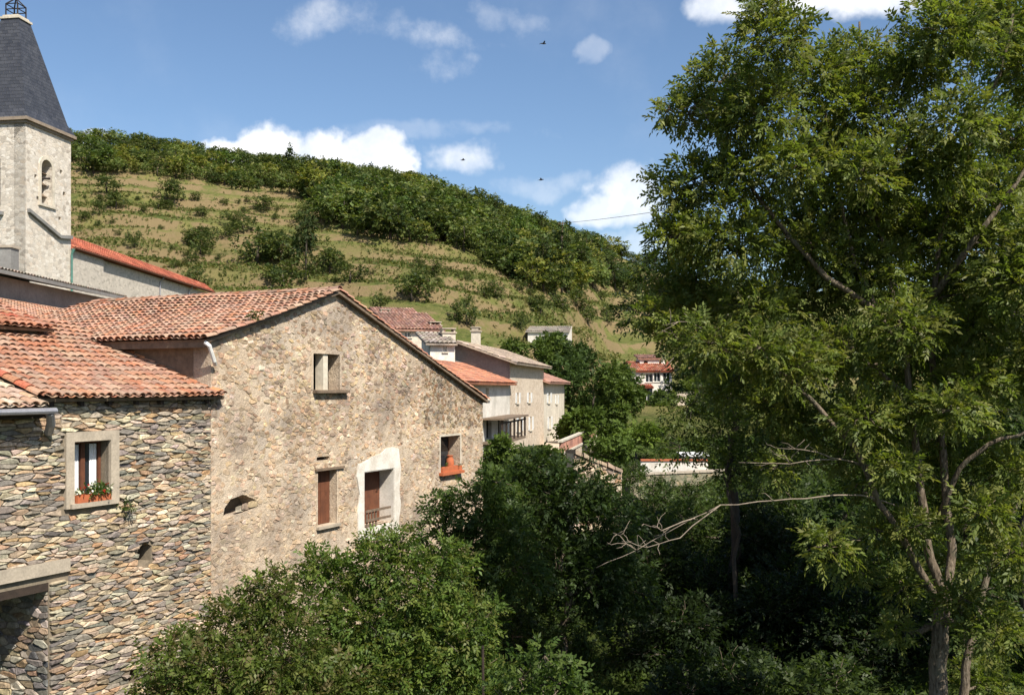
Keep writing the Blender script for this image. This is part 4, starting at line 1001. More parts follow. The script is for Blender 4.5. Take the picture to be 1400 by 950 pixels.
def village():
    rng = random.Random(51); pitch = rad(19.5)
    o = P(697, 500, 60); V = Frame((o.x, o.y), (.18, 1)); dl = math.hypot(.18, 1)
    def sub(s): q = V(s, 0, 0); return Frame((q.x, q.y), (.18, 1))
    # limewashed house with orange roof and loggia
    sA = (43-60)*dl; A = sub(sA); L = -sA-.02
    root = thing('limewashed_house', A(L/2, 3, 4), 'greyish limewashed house with orange tiled roof and a timber balcony', 'house')
    ze = A.px(680, 521)[1]
    hs = [rectpx(A, 665, 572, 672, 600), rectpx(A, 681, 573, 687, 598), rectpx(A, 664, 530, 669, 546)]
    rf, E = box_house(root, A, L, 2.9, 2.5, ze, pitch, 'greywhite', TILE_ORANGE, hs, (), .45, rng=rng)
    for h in hs: opening_window(root, A, h, .2, None, 'dark_wood')
    q = rectpx(A, 660, 574, 694, 604)
    f = MB(); A.box(f, q[0], q[1], -1.1, -.005, q[2]-.14, q[2]); bal = f.build('balcony_floor', M['grey_wood'], root)
    for i in range(7):
        f = MB(); s = q[0]+(q[1]-q[0])*i/6; A.box(f, s-.05, s+.05, -1.1, -1.0, q[2], q[2]+.95 if i % 3 else q[3]); f.build('post', M['dark_wood'], bal)
    f = MB(); A.box(f, q[0]-.06, q[1]+.06, -1.12, -.98, q[2]+.95, q[2]+1.03); f.build('rail', M['dark_wood'], bal)
    f = MB(); A.box(f, q[0]-.2, q[1]+.2, -1.25, -.005, q[3], q[3]+.10); f.build('balcony_roof', M['grey_wood'], root)
    # tan stone house with grey end wall
    T0 = sub(.02); L = 14*dl-.04; ze = T0.px(715, 495)[1]
    root = thing('tan_stone_house', T0(L/2, 3, 5), 'tan rubble house with white shutters, grey cement end wall and pale eave', 'house')
    hs = [rectpx(T0, 706, 537, 709, 551), rectpx(T0, 722, 537, 725, 550), rectpx(T0, 708, 570, 712, 590), rectpx(T0, 724, 570, 727, 588)]
    rf, E = box_house(root, T0, L, 6.4, 3, ze, pitch, 'tan_stone', [(.40,.33,.26),(.46,.37,.29),(.36,.28,.22)], hs, (), .55, 'cement', rng=rng, gable=True)
    for h in hs: opening_window(root, T0, h, .2, 'white_pipe')
    chimney(rf, T0, 5.0, 3.2, ze+.8, T0.px(693, 470, 3.2)[1]+.3)
    # white end house
    T1 = sub(14*dl+.02); L = 12*dl; ze = T1.px(745, 520)[1]
    root = thing('white_end_house', T1(L/2, 3, 5), 'whitish house with overhanging dark eave at the end of the row', 'house')
    hs = [rectpx(T1, 749, 537, 752, 551), rectpx(T1, 760, 540, 762, 552), rectpx(T1, 750, 570, 753, 586)]
    rf, E = box_house(root, T1, L, 7.0, 3, ze, pitch, 'cream', TILE_PINK, hs, (), .55, rng=rng)
    for h in hs: opening_window(root, T1, h, .2, 'white_pipe')
    # terrace along the foot of the row, with a pink brick balustrade
    tz = T0.px(715, 606)[1]
    root = thing('garden_terrace', T0(8, -2, 4), 'raised terrace with a pinkish brick balustrade below the tan house', 'terrace')
    f = MB(); T0.box(f, 1.0, 24, -3.0, -.01, 2.2, tz-.5); f.build('terrace_wall', M['tan_stone'], root)
    f = MB(); T0.box(f, 1.0, 24, -3.08, -2.8, tz-.5, tz-.36); T0.box(f, 1.0, 24, -3.08, -2.8, tz+.30, tz+.42); rl = f.build('balustrade_rails', M['cream'], root)
    for i in range(30):
        f = MB(); s = 1.2+i*.78; T0.box(f, s, s+.42, -3.02, -2.86, tz-.36, tz+.30, (.48,.25,.19)); f.build('brick_pier', M['red_roof'], root)
    # houses stacked up behind
    def small(label, u0, u1, vt, vb, Y, D, pal, wm, dirx=.25, hol=(), ch=()):
        a = P(u0, vt, Y); b = P(u1, vt, Y+ (u1-u0)/F*Y*0.35); fr = Frame((a.x, a.y), (b.x-a.x, b.y-a.y)); L = math.hypot(b.x-a.x, b.y-a.y)
        zt = a.z; zb = gz(a.x, a.y)-1.5
        root = thing('village_house', fr(L/2, D/2, zb+1.5), label, 'house', )
        hs = [rectpx(fr, *h) for h in hol]
        rf, E = box_house(root, fr, L, D, zb, zt, rad(17), wm, pal, hs, (), .35, rng=rng)
        for h in hs: opening_window(root, fr, h, .15)
        for (u, v) in ch:
            s, z = fr.px(u, v, 1.2); chimney(rf, fr, s, 1.2, zt, z, .4)
    small('plastered house with a faded pink roof and one dark window behind the gable', 538, 606, 449, 470, 68, 4.5, TILE_PINK, 'cream', hol=[(553, 453, 562, 461)], ch=[(594, 446)])
    small('far house showing only a flat rust coloured roof on the slope', 524, 580, 436, 445, 84, 4.0, TILE_PINK, 'tan_stone', ch=[(526, 428)])
    small('white walled house with broken parapet above the orange roof', 588, 622, 468, 490, 57.5, 2.0, [(.40,.34,.28),(.45,.40,.34)], 'white_plaster', hol=[(606, 473, 611, 481)], ch=[(612, 456)])
    # white villa part way up the slope
    b = hit(752, 474); fr = Frame((P(722, 0, b.y).x, b.y+2), (1, -.12)); L = 58/F*b.y
    root = thing('white_cottage', fr(L/2, 3, b.z), 'low white cottage half hidden by trees at the foot of the hill', 'house')
    zt = b.z+22/F*b.y; hs = [(1.0, 1.9, zt-2.0, zt-.7), (L-2.0, L-1.0, zt-1.9, zt-.6)]
    box_house(root, fr, L, 5, b.z-2, zt, rad(10), 'white_plaster', [(.55,.50,.44),(.5,.44,.37)], hs, (), .3, rng=rng)
    for h in hs: opening_window(root, fr, h, .15)
    # villa with red roofs
    Yv = 118; zg = gz(P(893, 0, Yv).x, Yv)
    a = P(867, 0, Yv); fr = Frame((a.x, a.y), (1, .10)); px = Yv/F; L = 53*px
    root = thing('red_roofed_villa', fr(L/2, 3, zg), 'white villa with red roofs, balcony floor and small upper storey', 'house')
    ze = P(0, 506, Yv).z; zm = P(0, 527, Yv).z
    hs = [(L*.30, L*.30+.9, ze-1.45, ze-.25), (L*.52, L*.52+.8, ze-1.4, ze-.3), (L*.76, L*.76+.9, ze-1.4, ze-.3), (L*.18, L*.18+1.5, zm-2.2, zm-.15), (L*.62, L*.62+.9, zm-2.0, zm-.5)]
    rf, E = box_house(root, fr, L, 6, zg-1.5, ze, rad(20), 'white_plaster', TILE_RED+TILE_ORANGE, hs, (), .35, rng=rng, gable=True)
    for h in hs: opening_window(root, fr, h, .15, None, 'white_pipe')
    U = Frame(fr(1.2, 2.2, 0)[:2], (1, .10)); zu = P(0, 489, Yv).z
    f = wall_panel(MB(), U, [(0, ze+.1), (2.4, ze+.1), (2.4, zu), (0, zu)], [[(.5, zu-1.0), (1.0, zu-1.0), (1.0, zu-.3), (.5, zu-.3)]], .2); U.box(f, 0, .2, .21, 2, ze, zu); U.box(f, 2.2, 2.4, .21, 2, ze, zu); U.box(f, .2, 2.2, 1.8, 2, ze, zu); f.build('upper_storey', M['white_plaster'], root)
    sheet_roof('upper_roof', root, U(-.25,-.3,zu-.02), U(2.65,-.3,zu-.02), U(2.65,2.3,zu+.5), U(-.25,2.3,zu+.5), TILE_PINK, rng, M['red_roof'])
    sheet_roof('porch_roof', root, fr(-.1,-1.3,zm-.2), fr(L*.45,-1.3,zm-.2), fr(L*.45,-.01,zm+.1), fr(-.1,-.01,zm+.1), TILE_RED, rng, M['red_roof'])
    for s in (.05, L*.42):
        f = MB(); fr.box(f, s, s+.22, -1.2, -.98, zg-1.5, zm-.28); f.build('porch_post', M['white_plaster'], root)
    chimney(rf, fr, L*.88, 2.2, ze+.3, P(0, 492, Yv).z, .25, 'white_plaster')
    # its garden walls
    def wall_thing(name, label, u0, u1, vt, vb, Y, m, thick=.3, cap=None, skew=0, cat='wall'):
        a, b = P(u0, 0, Y), P(u1, 0, Y+skew); fr = Frame((a.x, a.y), (b.x-a.x, b.y-a.y)); L = math.hypot(b.x-a.x, b.y-a.y)
        zt, zb = P(0, vt, Y).z, P(0, vb, Y).z; zb = min(zb, gz(a.x, a.y)-.3, gz(b.x, b.y)-.3)
        root = thing(name, fr(L/2, thick/2, zb), label, cat); f = MB(); fr.box(f, 0, L, 0, thick, zb, zt); f.build('wall_body', M[m], root)
        n = max(3, int(L/.5))
        for i in range(n):
            f = MB(); fr.box(f, L*i/n+.01, L*(i+1)/n-.01, -.07, thick+.07, zt+.001, zt+.09); f.build('capstone', M[cap or m], root)
        return fr, L, zt
    wall_thing('garden_wall', 'short white garden wall below the red roofed villa', 868, 894, 566, 575, 112, 'white_plaster')
    wall_thing('stone_garden_wall', 'pale stone wall on the bank to the right of the villa', 925, 1000, 537, 552, 112, 'tan_stone')
    wall_thing('low_white_wall', 'long low white wall with reddish coping above the old retaining wall', 876, 968, 630, 652, 58, 'white_plaster', .3, 'terracotta')
    wall_thing('retaining_wall', 'mossy grey retaining wall under the low white wall', 862, 1005, 650, 690, 55, 'wall_stone', .6, 'concrete', 3)
    # small white van-like cabin roof glimpsed over the low wall: a white shed
    a = P(935, 0, 62); fr = Frame((a.x, a.y), (1, .1)); zt = P(0, 624, 62).z; zg = gz(a.x, a.y)
    root = thing('white_shed', fr(.7, .6, zg), 'small white shed behind the low white wall', 'shed')
    f = wall_panel(MB(), fr, [(0, zg-.3), (1.5, zg-.3), (1.5, zt), (0, zt)], [[(.4, zg-.2), (1.0, zg-.2), (1.0, zt-.2), (.4, zt-.2)]], .1); fr.box(f, 0, .1, .101, 1.2, zg-.3, zt); fr.box(f, 1.4, 1.5, .101, 1.2, zg-.3, zt); fr.box(f, .1, 1.4, 1.1, 1.2, zg-.3, zt); f.build('wall', M['white_plaster'], root)
    f = MB(); f.hexa([fr(-.12,-.15,zt), fr(1.62,-.15,zt), fr(1.62,1.3,zt+.15), fr(-.12,1.3,zt+.15), fr(-.12,-.15,zt+.06), fr(1.62,-.15,zt+.06), fr(1.62,1.3,zt+.21), fr(-.12,1.3,zt+.21)]); f.build('roof', M['white_pipe'], root)
    f = MB(); fr.box(f, .41, .99, .05, .09, zg-.19, zt-.21); f.build('door', M['grey_wood'], root)
    # ruined garden wall stepping down the bank
    Yr = 46; a, b = P(784, 0, Yr), P(850, 0, Yr+1.5); fr = Frame((a.x, a.y), (b.x-a.x, b.y-a.y)); L = math.hypot(b.x-a.x, b.y-a.y)
    za, zb = P(0, 620, Yr).z, P(0, 646, Yr+1.5).z; g0 = min(gz(a.x, a.y), gz(b.x, b.y))-.4
    root = thing('ruined_wall', fr(L/2, .3, g0), 'ruined stone wall sloping down the bank with pale loose capstones', 'wall')
    f = MB(); f.prism([fr(0,0,g0), fr(L,0,g0), fr(L,0,zb), fr(0,0,za)], -fr.n*.55); wl = f.build('wall_body', M['tan_stone'], root)
    outer = [(0, g0+.6), (L, g0+.6), (L, zb), (0, za)]
    for p in rubble(rng, outer, [], .42, .20, .2): 
        f = MB(); stone_geo(f, fr, p, rng, rng.uniform(.01, .08), .02, pick(rng, TAN, .15)); f.build('stone', M['stone_lime'], wl)
    n = 6
    for i in range(n):
        t = (i+.5)/n; z = za+(zb-za)*t; f = MB(); s = L*i/n; e = rng.uniform(0, .08)
        f.hexa([fr(s,-.12-e,za+(zb-za)*i/n+.0), fr(s+L/n-.03,-.12,za+(zb-za)*(i+1)/n+.0), fr(s+L/n-.03,.66,za+(zb-za)*(i+1)/n), fr(s,.66,za+(zb-za)*i/n), fr(s,-.12-e,za+(zb-za)*i/n+.15+e), fr(s+L/n-.03,-.12,za+(zb-za)*(i+1)/n+.15), fr(s+L/n-.03,.66,za+(zb-za)*(i+1)/n+.14), fr(s,.66,za+(zb-za)*i/n+.15)], pick(rng, [(.50,.41,.31),(.44,.34,.25)], .1)); f.build('capstone', M['stone_lime'], wl)
village()

# ------------------------------------------------------------------ vegetation

def px_inside(poly, u, v): return inside(poly, u, v)
LEAF_HILL = [(.092,.120,.032),(.072,.098,.027),(.115,.135,.038),(.056,.080,.024),(.130,.138,.046)]
LEAF_DARK = [(.042,.064,.020),(.034,.052,.018),(.055,.074,.022)]
def hill_variant(seed, kind):
    """meshes of one hill tree, about one unit tall, foot at the origin"""
    rng = random.Random(seed); g = np.random.default_rng(seed); mb = MB()
    if kind == 'conifer':
        mb.tube([(0,0,-.06),(0,0,.5),(0,0,.98)], [.022,.014,.004], 5); cl = []
        for i in range(9):
            z = .16+.8*i/8; r = .19*(1-i/8.6)+.02
            for a in range(3 if i < 7 else 1):
                t = rng.uniform(0, 6.28); cl.append((Vector((math.cos(t)*r*.5, math.sin(t)*r*.5, z)), (r*.75, r*.75, .07)))
        pal, per, ll = LEAF_DARK, 420, .075
    elif kind == 'pine':
        mb.tube([(0,0,-.06),(.01,0,.5),(0,.01,.9)], [.025,.018,.006], 5)
        cl = auto_clumps(rng, (0,0,.60), (.17,.17,.38), 20, .11); pal, per, ll = LEAF_DARK+[(.055,.060,.022)], 330, .065
    elif kind == 'shrub':
        mb.tube([(0,0,-.1),(.02,0,.25),(0,.03,.5)], [.04,.03,.01], 5)
        cl = auto_clumps(rng, (0,0,.46), (.46,.46,.36), 13, .21); pal, per, ll = LEAF_HILL+LEAF_DARK, 190, .085
    else:
        mb.tube([(0,0,-.08),(.01,.01,.25),(.03,0,.45),(.02,.02,.7)], [.032,.026,.018,.006], 6)
        for a in range(4):
            t = a*1.6+rng.random(); mb.tube([(.01,0,.28),(math.cos(t)*.16,math.sin(t)*.16,.46),(math.cos(t)*.24,math.sin(t)*.24,.62)], [.014,.010,.004], 4)
        cl = auto_clumps(rng, (0,0,.56), (.36,.36,.33), 17, .16); pal, per, ll = LEAF_HILL, 190, .085
        hue = ((1,1,1),(1.45,1.25,1),(.65,.75,.85),(1.3,1.3,1.4),(.85,1.0,.9))[seed//13 % 5 if False else seed % 5]; pal = [tuple(x*f*1.25 for x, f in zip(c, hue)) for c in pal]
    return mb.mesh('trunk', M['bark_dark'], True), crown_mesh('crown', g, cl, per, ll*.9, 3, ll, ll*.62, pal, M['leaf_far'], shell=.5)
VAR = {k: [hill_variant(70+i*13+j, k) for j in range(n)] for i, (k, n) in enumerate((('oak',9),('shrub',4),('pine',3),('conifer',2)))}
def hill_tree(name, label, p, h, kind, rng, group=None, wid=1.0, cat='tree'):
    o = thing(name, p, label, cat, group); tm, cm = rng.choice(VAR[kind])
    o.rotation_euler.z = rng.uniform(0, 6.28); o.scale = (h*wid, h*wid, h)
    for n, me in (('trunk', tm), ('crown', cm)):
        c = bpy.data.objects.new(n, me); col.objects.link(c); c.parent = o
    return o
def wood_label(u, v, h):
    size = 'tall' if h > 6 else ('small' if h < 4 else 'middling')
    top = v < np.interp(u, CREST_U, CREST_V)+22
    if u < 250: w_ = 'near the church spire'
    elif u < 420: w_ = 'below the highest pointed conifer'
    elif u < 560: w_ = 'beyond the tall narrow tree'
    elif u < 720: w_ = 'above the village roofs'
    else: w_ = 'around the pines on the hill shoulder'
    return f"{size} green tree {'on the skyline' if top else 'inside the wood'} {w_}"
def plant_hill():
    rng = random.Random(61)
    def at(u, v, hpx, kind, label, wid=1.0, name='hill_tree', cat='tree', group=None):
        p = hit(u, v); h = hpx/F*p.y; hill_tree(name, label, p, h, kind, rng, group, wid, cat)
    at(238, 282, 38, 'shrub', 'dark round bush standing alone high on the grassy slope', .9, 'hillside_bush', 'bush')
    at(352, 360, 54, 'shrub', 'broad dark thicket on the slope beside the tall narrow tree', 1.25, 'hillside_bush', 'bush')
    at(384, 362, 46, 'shrub', 'rounded bush between the broad thicket and the tall narrow tree', 1.0, 'hillside_bush', 'bush')
    at(418, 384, 96, 'pine', 'tall narrow dark tree standing on the open slope', .75)
    at(395, 234, 38, 'conifer', 'pointed conifer rising highest above the hilltop wood', 1.1)
    at(441, 243, 28, 'conifer', 'shorter pointed conifer on the skyline beside the highest one', 1.2)
    at(638, 446, 40, 'shrub', 'dark bush just above the village roofs', 1.0, 'hillside_bush', 'bush')
    at(519, 424, 26, 'shrub', 'bush peeping over the right slope of the big gable', 1.1, 'hillside_bush', 'bush')
    at(272, 394, 34, 'shrub', 'low bush behind the lower end of the red nave roof', 1.0, 'hillside_bush', 'bush')
    at(712, 452, 24, 'shrub', 'small bush on the slope above the grey roofed house', 1.1, 'hillside_bush', 'bush')
    at(768, 402, 96, 'pine', 'tallest dark pine on the right shoulder of the hill', .8)
    at(743, 402, 74, 'pine', 'dark pine left of the tallest one on the hill shoulder', .9)
    at(795, 398, 62, 'pine', 'short dark pine beside the bare scree on the hill', 1.0)
    at(184, 338, 26, 'shrub', 'yellowish bush on the slope above the nave roof', .8, 'hillside_bush', 'bush')
    wood = [(90,203),(200,211),(300,228),(400,239),(490,249),(560,258),(640,282),(700,303),(760,330),(850,360),(872,400),(800,398),(740,408),(690,380),(640,345),(600,338),(535,330),(470,322),(445,290),(400,268),(330,262),(230,244),(90,240)]
    spots = []
    def scatter(poly, n, dx, dy, tries):
        us = [p[0] for p in poly]; vs = [p[1] for p in poly]; out = []
        for _ in range(tries):
            u, v = rng.uniform(min(us), max(us)), rng.uniform(min(vs), max(vs))
            if not inside(poly, u, v): continue
            if any(abs(u-a)/dx < 1 and abs(v-b)/dy < 1 for a, b in out): continue
            out.append((u, v))
            if len(out) >= n: break
        return out
    w = scatter(wood, 520, 8.5, 5, 9000)
    w = [q for q in w if math.sin(q[0]*.045+q[1]*.11)+math.sin(q[0]*.021-q[1]*.07) > -1.15 or q[1] < np.interp(q[0], CREST_U, CREST_V)+25]
    data = []
    for u, v in w:
        p = hit(u, v); data.append((p, rng.choice((3.2,4.2,5.4,6.8,7.6))*rng.uniform(.85,1.15)*(1.0 if u > 420 else .75), u, v))
    data.sort(key=lambda q: -q[1]/q[0].y)
    rest = []
    for i, (p, h, u, v) in enumerate(data):
        kd = rng.choice(('oak',)*14+('shrub',)*4+('pine',)*2)
        if i < 285: hill_tree('woodland_tree', wood_label(u, v, h), p, h, kd, rng, 'trees of the hilltop wood', rng.uniform(1.05, 1.55))
        else: rest.append((p, h, kd))
    # row of trees right on the skyline and the remaining wood: one mass
    for u in np.arange(80, 900, 5.5):
        v = np.interp(u, CREST_U, CREST_V); p = hit(float(u), float(v)+1.5); rest.append((p, rng.uniform(3.0, 5.6), 'oak'))
    VV, QQ, KK, b = [], [], [], 0
    for p, h, kd in rest:
        me = rng.choice(VAR[kd])[1]; n = len(me.vertices); a = np.empty(n*3, np.float32); me.vertices.foreach_get('co', a); a = a.reshape(-1, 3)
        c = np.empty(n*4, np.float32); me.color_attributes['Col'].data.foreach_get('color', c); c = c.reshape(-1, 4)[:, :3]
        t = rng.uniform(0, 6.28); R = np.array([[math.cos(t), -math.sin(t), 0], [math.sin(t), math.cos(t), 0], [0, 0, 1]], np.float32)
        VV.append((a*np.array([h*1.15, h*1.15, h], np.float32)) @ R.T+np.array(p, np.float32)); KK.append(c*rng.uniform(.8, 1.15)); QQ.append(np.arange(n).reshape(-1, 4)+b); b += n
    tag(link(bpy.data.objects.new('woodland', quad_mesh('woodland', np.concatenate(VV), np.concatenate(QQ), M['leaf_far'], np.concatenate(KK)))), 'mass of small green trees closing the hilltop wood', 'wood', kind='stuff')
    # scattered shrubs that can be told apart on the grass
    slope = [(97,255),(330,272),(430,290),(455,345),(540,362),(600,362),(690,392),(760,412),(860,405),(860,455),(780,440),(600,425),(470,395),(280,392),(150,318),(97,305)]
    for u, v in scatter(slope, 80, 13, 8, 4000):
        p = hit(u, v); hill_tree('hillside_shrub', f"{'tiny' if v > 330 else 'small'} green shrub on the open grass {'above the nave roof' if u < 260 else 'around the broad thicket' if u < 450 else 'above the village roofs' if u < 700 else 'below the pines'}", p, rng.choice((.9,1.2,1.8,2.8,3.6))*rng.uniform(.8,1.2), 'shrub', rng, 'shrubs dotted over the terraces', rng.uniform(.9, 1.5), 'shrub')
    # rough grass and scrub
    g = np.random.default_rng(8); n = 74000
    yy = g.uniform(108, 318, n); kk = g.uniform(-.56, .16, n); xx = kk*yy
    clus = np.sin(xx*.09+yy*.05)+np.sin(xx*.033-yy*.11)+g.normal(0, .7, n); m = clus > -.15
    xx, yy = xx[m], yy[m]; zz = ground(xx, yy)
    V, Q, K = sprays(g, np.stack([xx, yy, zz], 1), unit(np.stack([g.normal(0,.5,len(xx)), g.normal(0,.5,len(xx)), np.ones(len(xx))], 1)), .35, 3, .42, .26, [(.085,.110,.026),(.11,.125,.034),(.15,.145,.05),(.06,.085,.02),(.18,.155,.062)])
    tag(link(bpy.data.objects.new('hill_scrub', quad_mesh('hill_scrub', V, Q, M['leaf_far'], K))), 'rough tussocky grass and low scrub covering the slope', 'scrub', kind='stuff')
plant_hill()

# trees of the village gardens
def pxclumps(lst, Y, ry=.8):
    out = []
    for q in lst:
        u, v, r = q[:3]; dy = q[3] if len(q) > 3 else 0; y = Y+dy; R = r/F*y
        out.append((P(u, v, y), (R, R*ry, R*.82)))
    return out
def garden_trees():
    def gt(label, cu, cv, ru, rv, Y, seed, pal=LEAF_HILL, ll=.34, n=16, name='garden_tree', cat='tree', group=None):
        rng = random.Random(seed); c = P(cu, cv, Y); R = (ru/F*Y, ru/F*Y, rv/F*Y); g_ = gz(c.x, c.y)
        cl = auto_clumps(rng, c, R, n, max(R)*.36)
        make_tree(name, label, cat, (c.x, c.y, g_), cl, seed, 420/(max(R)*.36*10)**1.0/1.2, ll, 4, ll, ll*.6, pal, .2, group, 'bark_dark', leafm='leaf_far', twig=False)
    A = [(.075,.110,.024),(.090,.125,.028),(.060,.092,.021)]; Bd = [(.048,.078,.022),(.060,.092,.025),(.040,.064,.019)]
    gt('leafy tree rising behind the tan house towards the white cottage', 728, 498, 44, 40, 96, 201, A)
    gt('spreading tree between the white cottage and the villa', 812, 520, 52, 56, 92, 202, Bd)
    gt('round tree beside the left corner of the red roofed villa', 846, 535, 26, 44, 88, 203, A)
    gt('pale green tree in front of the white end house', 806, 592, 36, 30, 74, 204, [(.085,.125,.026),(.07,.105,.024)])
    gt('tree at the foot of the hill below the white cottage', 770, 490, 30, 32, 100, 205, Bd)
    gt('bushy tree growing over the end of the brick balustrade', 742, 640, 44, 22, 52, 206, A, .26)
    gt('bright green shrub on the sunlit bank below the villa', 872, 603, 40, 15, 72, 207, [(.12,.17,.03),(.10,.15,.03)], .24, 12, 'garden_shrub', 'shrub')
    gt('low green shrub beside the bright one below the villa', 835, 612, 30, 18, 66, 208, [(.08,.12,.026)], .24, 10, 'garden_shrub', 'shrub')
    gt('dark tree on the bank right of the villa', 962, 515, 52, 36, 116, 209, Bd)
    gt('hedge tree behind the pale stone wall right of the villa', 1015, 560, 60, 40, 100, 210, Bd)
    gt('creeper covered bush against the far corner of the gabled house', 678, 642, 20, 42, 44, 211, [(.085,.125,.026),(.07,.105,.024)], .2, 12, 'climbing_bush', 'bush')
    gt('small garden tree in front of the villa porch', 905, 548, 16, 16, 108, 212, A, .28, 9)
    gt('dark evergreen next to the white shed', 985, 632, 28, 26, 60, 213, Bd, .24, 11)
garden_trees()

# ------------------------------------------------------------------ the gorge in the foreground
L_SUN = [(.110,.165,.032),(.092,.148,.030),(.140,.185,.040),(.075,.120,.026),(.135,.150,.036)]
L_DK = [(.024,.040,.013),(.032,.050,.015),(.019,.032,.011)]  # dark leaves, with the shade of the hollow put into their colour
UNDER = ['shaded shrub in the hollow behind the hanging dead branch', 'dark shrub right below the mossy retaining wall', 'dusky shrub next to the dark drooping tree', 'shadowy shrub in the middle of the hollow under the great tree',
         'large dark shrub left of the hanging bright leaves', 'deep green shrub behind the foot of the long bare limb', 'dark shrub growing against the left side of the pale forked trunk', 'low shaded shrub in front of the drooping tree beside the sapling',
         'low dark shrub between the sapling and the pale trunk', 'shaded shrub directly behind the pale forked trunk', 'leafy shrub growing to the right of the second pale stem', 'green shrub at the left foot of the mossy retaining wall', 'wide dark shrub in front of the mossy retaining wall', 'shrub hiding the right end of the mossy retaining wall', 'shrub hiding the low end of the ruined wall', 'dark shrub over which the dead branch leaves the great tree', 'shrub between the ruined wall and the hanging dead branch', 'small shrub in the gap between the ruined wall and the low white wall', 'small shrub against the mossy retaining wall near its left end', 'leafy shrub in front of the ruined stone wall', 'small shrub against the mossy retaining wall below the white shed']
def gorge():
    # big sunlit bush below the houses: three plants grown together
    def bush(label, lst, Y, seed, pal, ll=.105, per=54, tr=.10, name='bush', cat='bush', extra=None, k=7, ry=.9):
        cl = pxclumps(lst, Y, ry); c = sum((q[0] for q in cl), Vector())/len(cl); b = (c.x, c.y+.2, gz(c.x, c.y))
        return make_tree(name, label, cat, b, cl, seed, per*3.6, .26, k, ll, ll*.46, pal, tr)
    bush('large yellow green bush with reddish twigs below the dry stone house', [(250,905,55),(320,860,55,.4),(300,930,70,-.4),(380,835,52,.3),(390,900,70),(235,960,60),(330,985,80),(440,960,80),(370,800,28,.3)], 18.2, 301, [(.120,.160,.034),(.100,.142,.030),(.145,.165,.044),(.082,.118,.026),(.155,.130,.058)])
    bush('large fresh green bush below the doorways of the gabled house', [(455,800,55,.3),(520,770,52,.2),(500,850,70),(580,800,60),(600,870,75),(540,930,80,-.3),(640,850,45),(640,930,60),(470,910,60),(440,770,25),(545,745,26),(610,765,32),(680,960,60)], 19.4, 302, L_SUN)
    bush('dark green bush climbing against the right end of the gabled house', [(610,730,40),(650,690,42),(640,760,48),(690,720,45),(600,690,22),(680,660,30),(700,780,50),(625,800,40)], 25.5, 303, [(.062,.102,.026),(.078,.118,.028),(.050,.082,.022)], .13, 34)
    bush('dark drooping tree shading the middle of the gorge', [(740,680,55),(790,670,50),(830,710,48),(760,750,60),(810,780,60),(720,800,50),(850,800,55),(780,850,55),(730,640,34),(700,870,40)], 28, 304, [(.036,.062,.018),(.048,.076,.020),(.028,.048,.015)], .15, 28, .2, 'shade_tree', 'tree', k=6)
    bush('leafy sapling catching light on the floor of the gorge', [(715,925,40),(765,935,42),(745,895,26),(690,960,40),(800,965,40),(740,985,60)], 16.6, 305, [(.075,.118,.026),(.06,.10,.023),(.095,.135,.03)], .11, 26, .05, 'sapling', 'tree')
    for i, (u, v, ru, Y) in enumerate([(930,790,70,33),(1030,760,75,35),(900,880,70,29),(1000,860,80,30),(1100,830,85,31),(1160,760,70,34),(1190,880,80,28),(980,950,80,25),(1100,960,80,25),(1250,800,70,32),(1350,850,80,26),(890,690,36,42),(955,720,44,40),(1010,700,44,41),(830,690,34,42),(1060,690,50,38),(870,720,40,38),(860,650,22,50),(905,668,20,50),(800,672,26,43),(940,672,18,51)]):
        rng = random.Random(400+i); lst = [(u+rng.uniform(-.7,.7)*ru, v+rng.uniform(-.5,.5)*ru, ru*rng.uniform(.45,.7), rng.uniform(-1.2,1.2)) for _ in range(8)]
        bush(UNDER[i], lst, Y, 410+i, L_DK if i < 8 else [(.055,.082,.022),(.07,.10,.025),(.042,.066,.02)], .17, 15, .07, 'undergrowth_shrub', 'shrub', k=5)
    # background trees right of the gorge
    def big(label, lst, Y, seed, pal, ll=.17, per=22, tr=.22, name='broadleaf_tree'):
        cl = pxclumps(lst, Y, 1.0); c = sum((q[0] for q in cl), Vector())/len(cl); b = (c.x, c.y, gz(c.x, c.y))
        make_tree(name, label, 'tree', b, cl, seed, per*1.8, .3, 6, ll, ll*.48, pal, tr, bark='bark_dark')
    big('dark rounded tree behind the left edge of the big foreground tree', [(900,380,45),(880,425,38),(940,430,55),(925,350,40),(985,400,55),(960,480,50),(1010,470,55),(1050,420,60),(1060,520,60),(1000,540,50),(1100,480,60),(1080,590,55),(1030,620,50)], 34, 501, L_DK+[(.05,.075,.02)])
    big('tall chestnut like tree filling the right behind the pale trunk', [(1200,330,70),(1290,280,80),(1380,300,80),(1240,420,75),(1330,430,80),(1420,420,80),(1180,500,70),(1280,540,80),(1380,560,80),(1220,640,75),(1330,660,80),(1430,640,80),(1160,700,60),(1270,730,70),(1380,750,80),(1450,300,80)], 27, 502, [(.048,.078,.022),(.058,.092,.024),(.038,.062,.018)], .20)
    big('leafy tree further right with crown reaching above the frame', [(1390,60,70),(1450,140,90),(1380,180,60),(1470,20,90),(1340,20,60),(1440,240,80),(1520,100,90)], 25, 503, L_SUN[:4], .16)
    big('young walnut tree below the long bare limb', [(940,560,40),(985,590,48),(930,610,36),(1030,570,46),(1000,640,36),(1080,610,42),(960,540,30),(1050,640,36)], 31, 504, [(.095,.125,.028),(.08,.11,.026)], .14, 26, .10)
gorge()

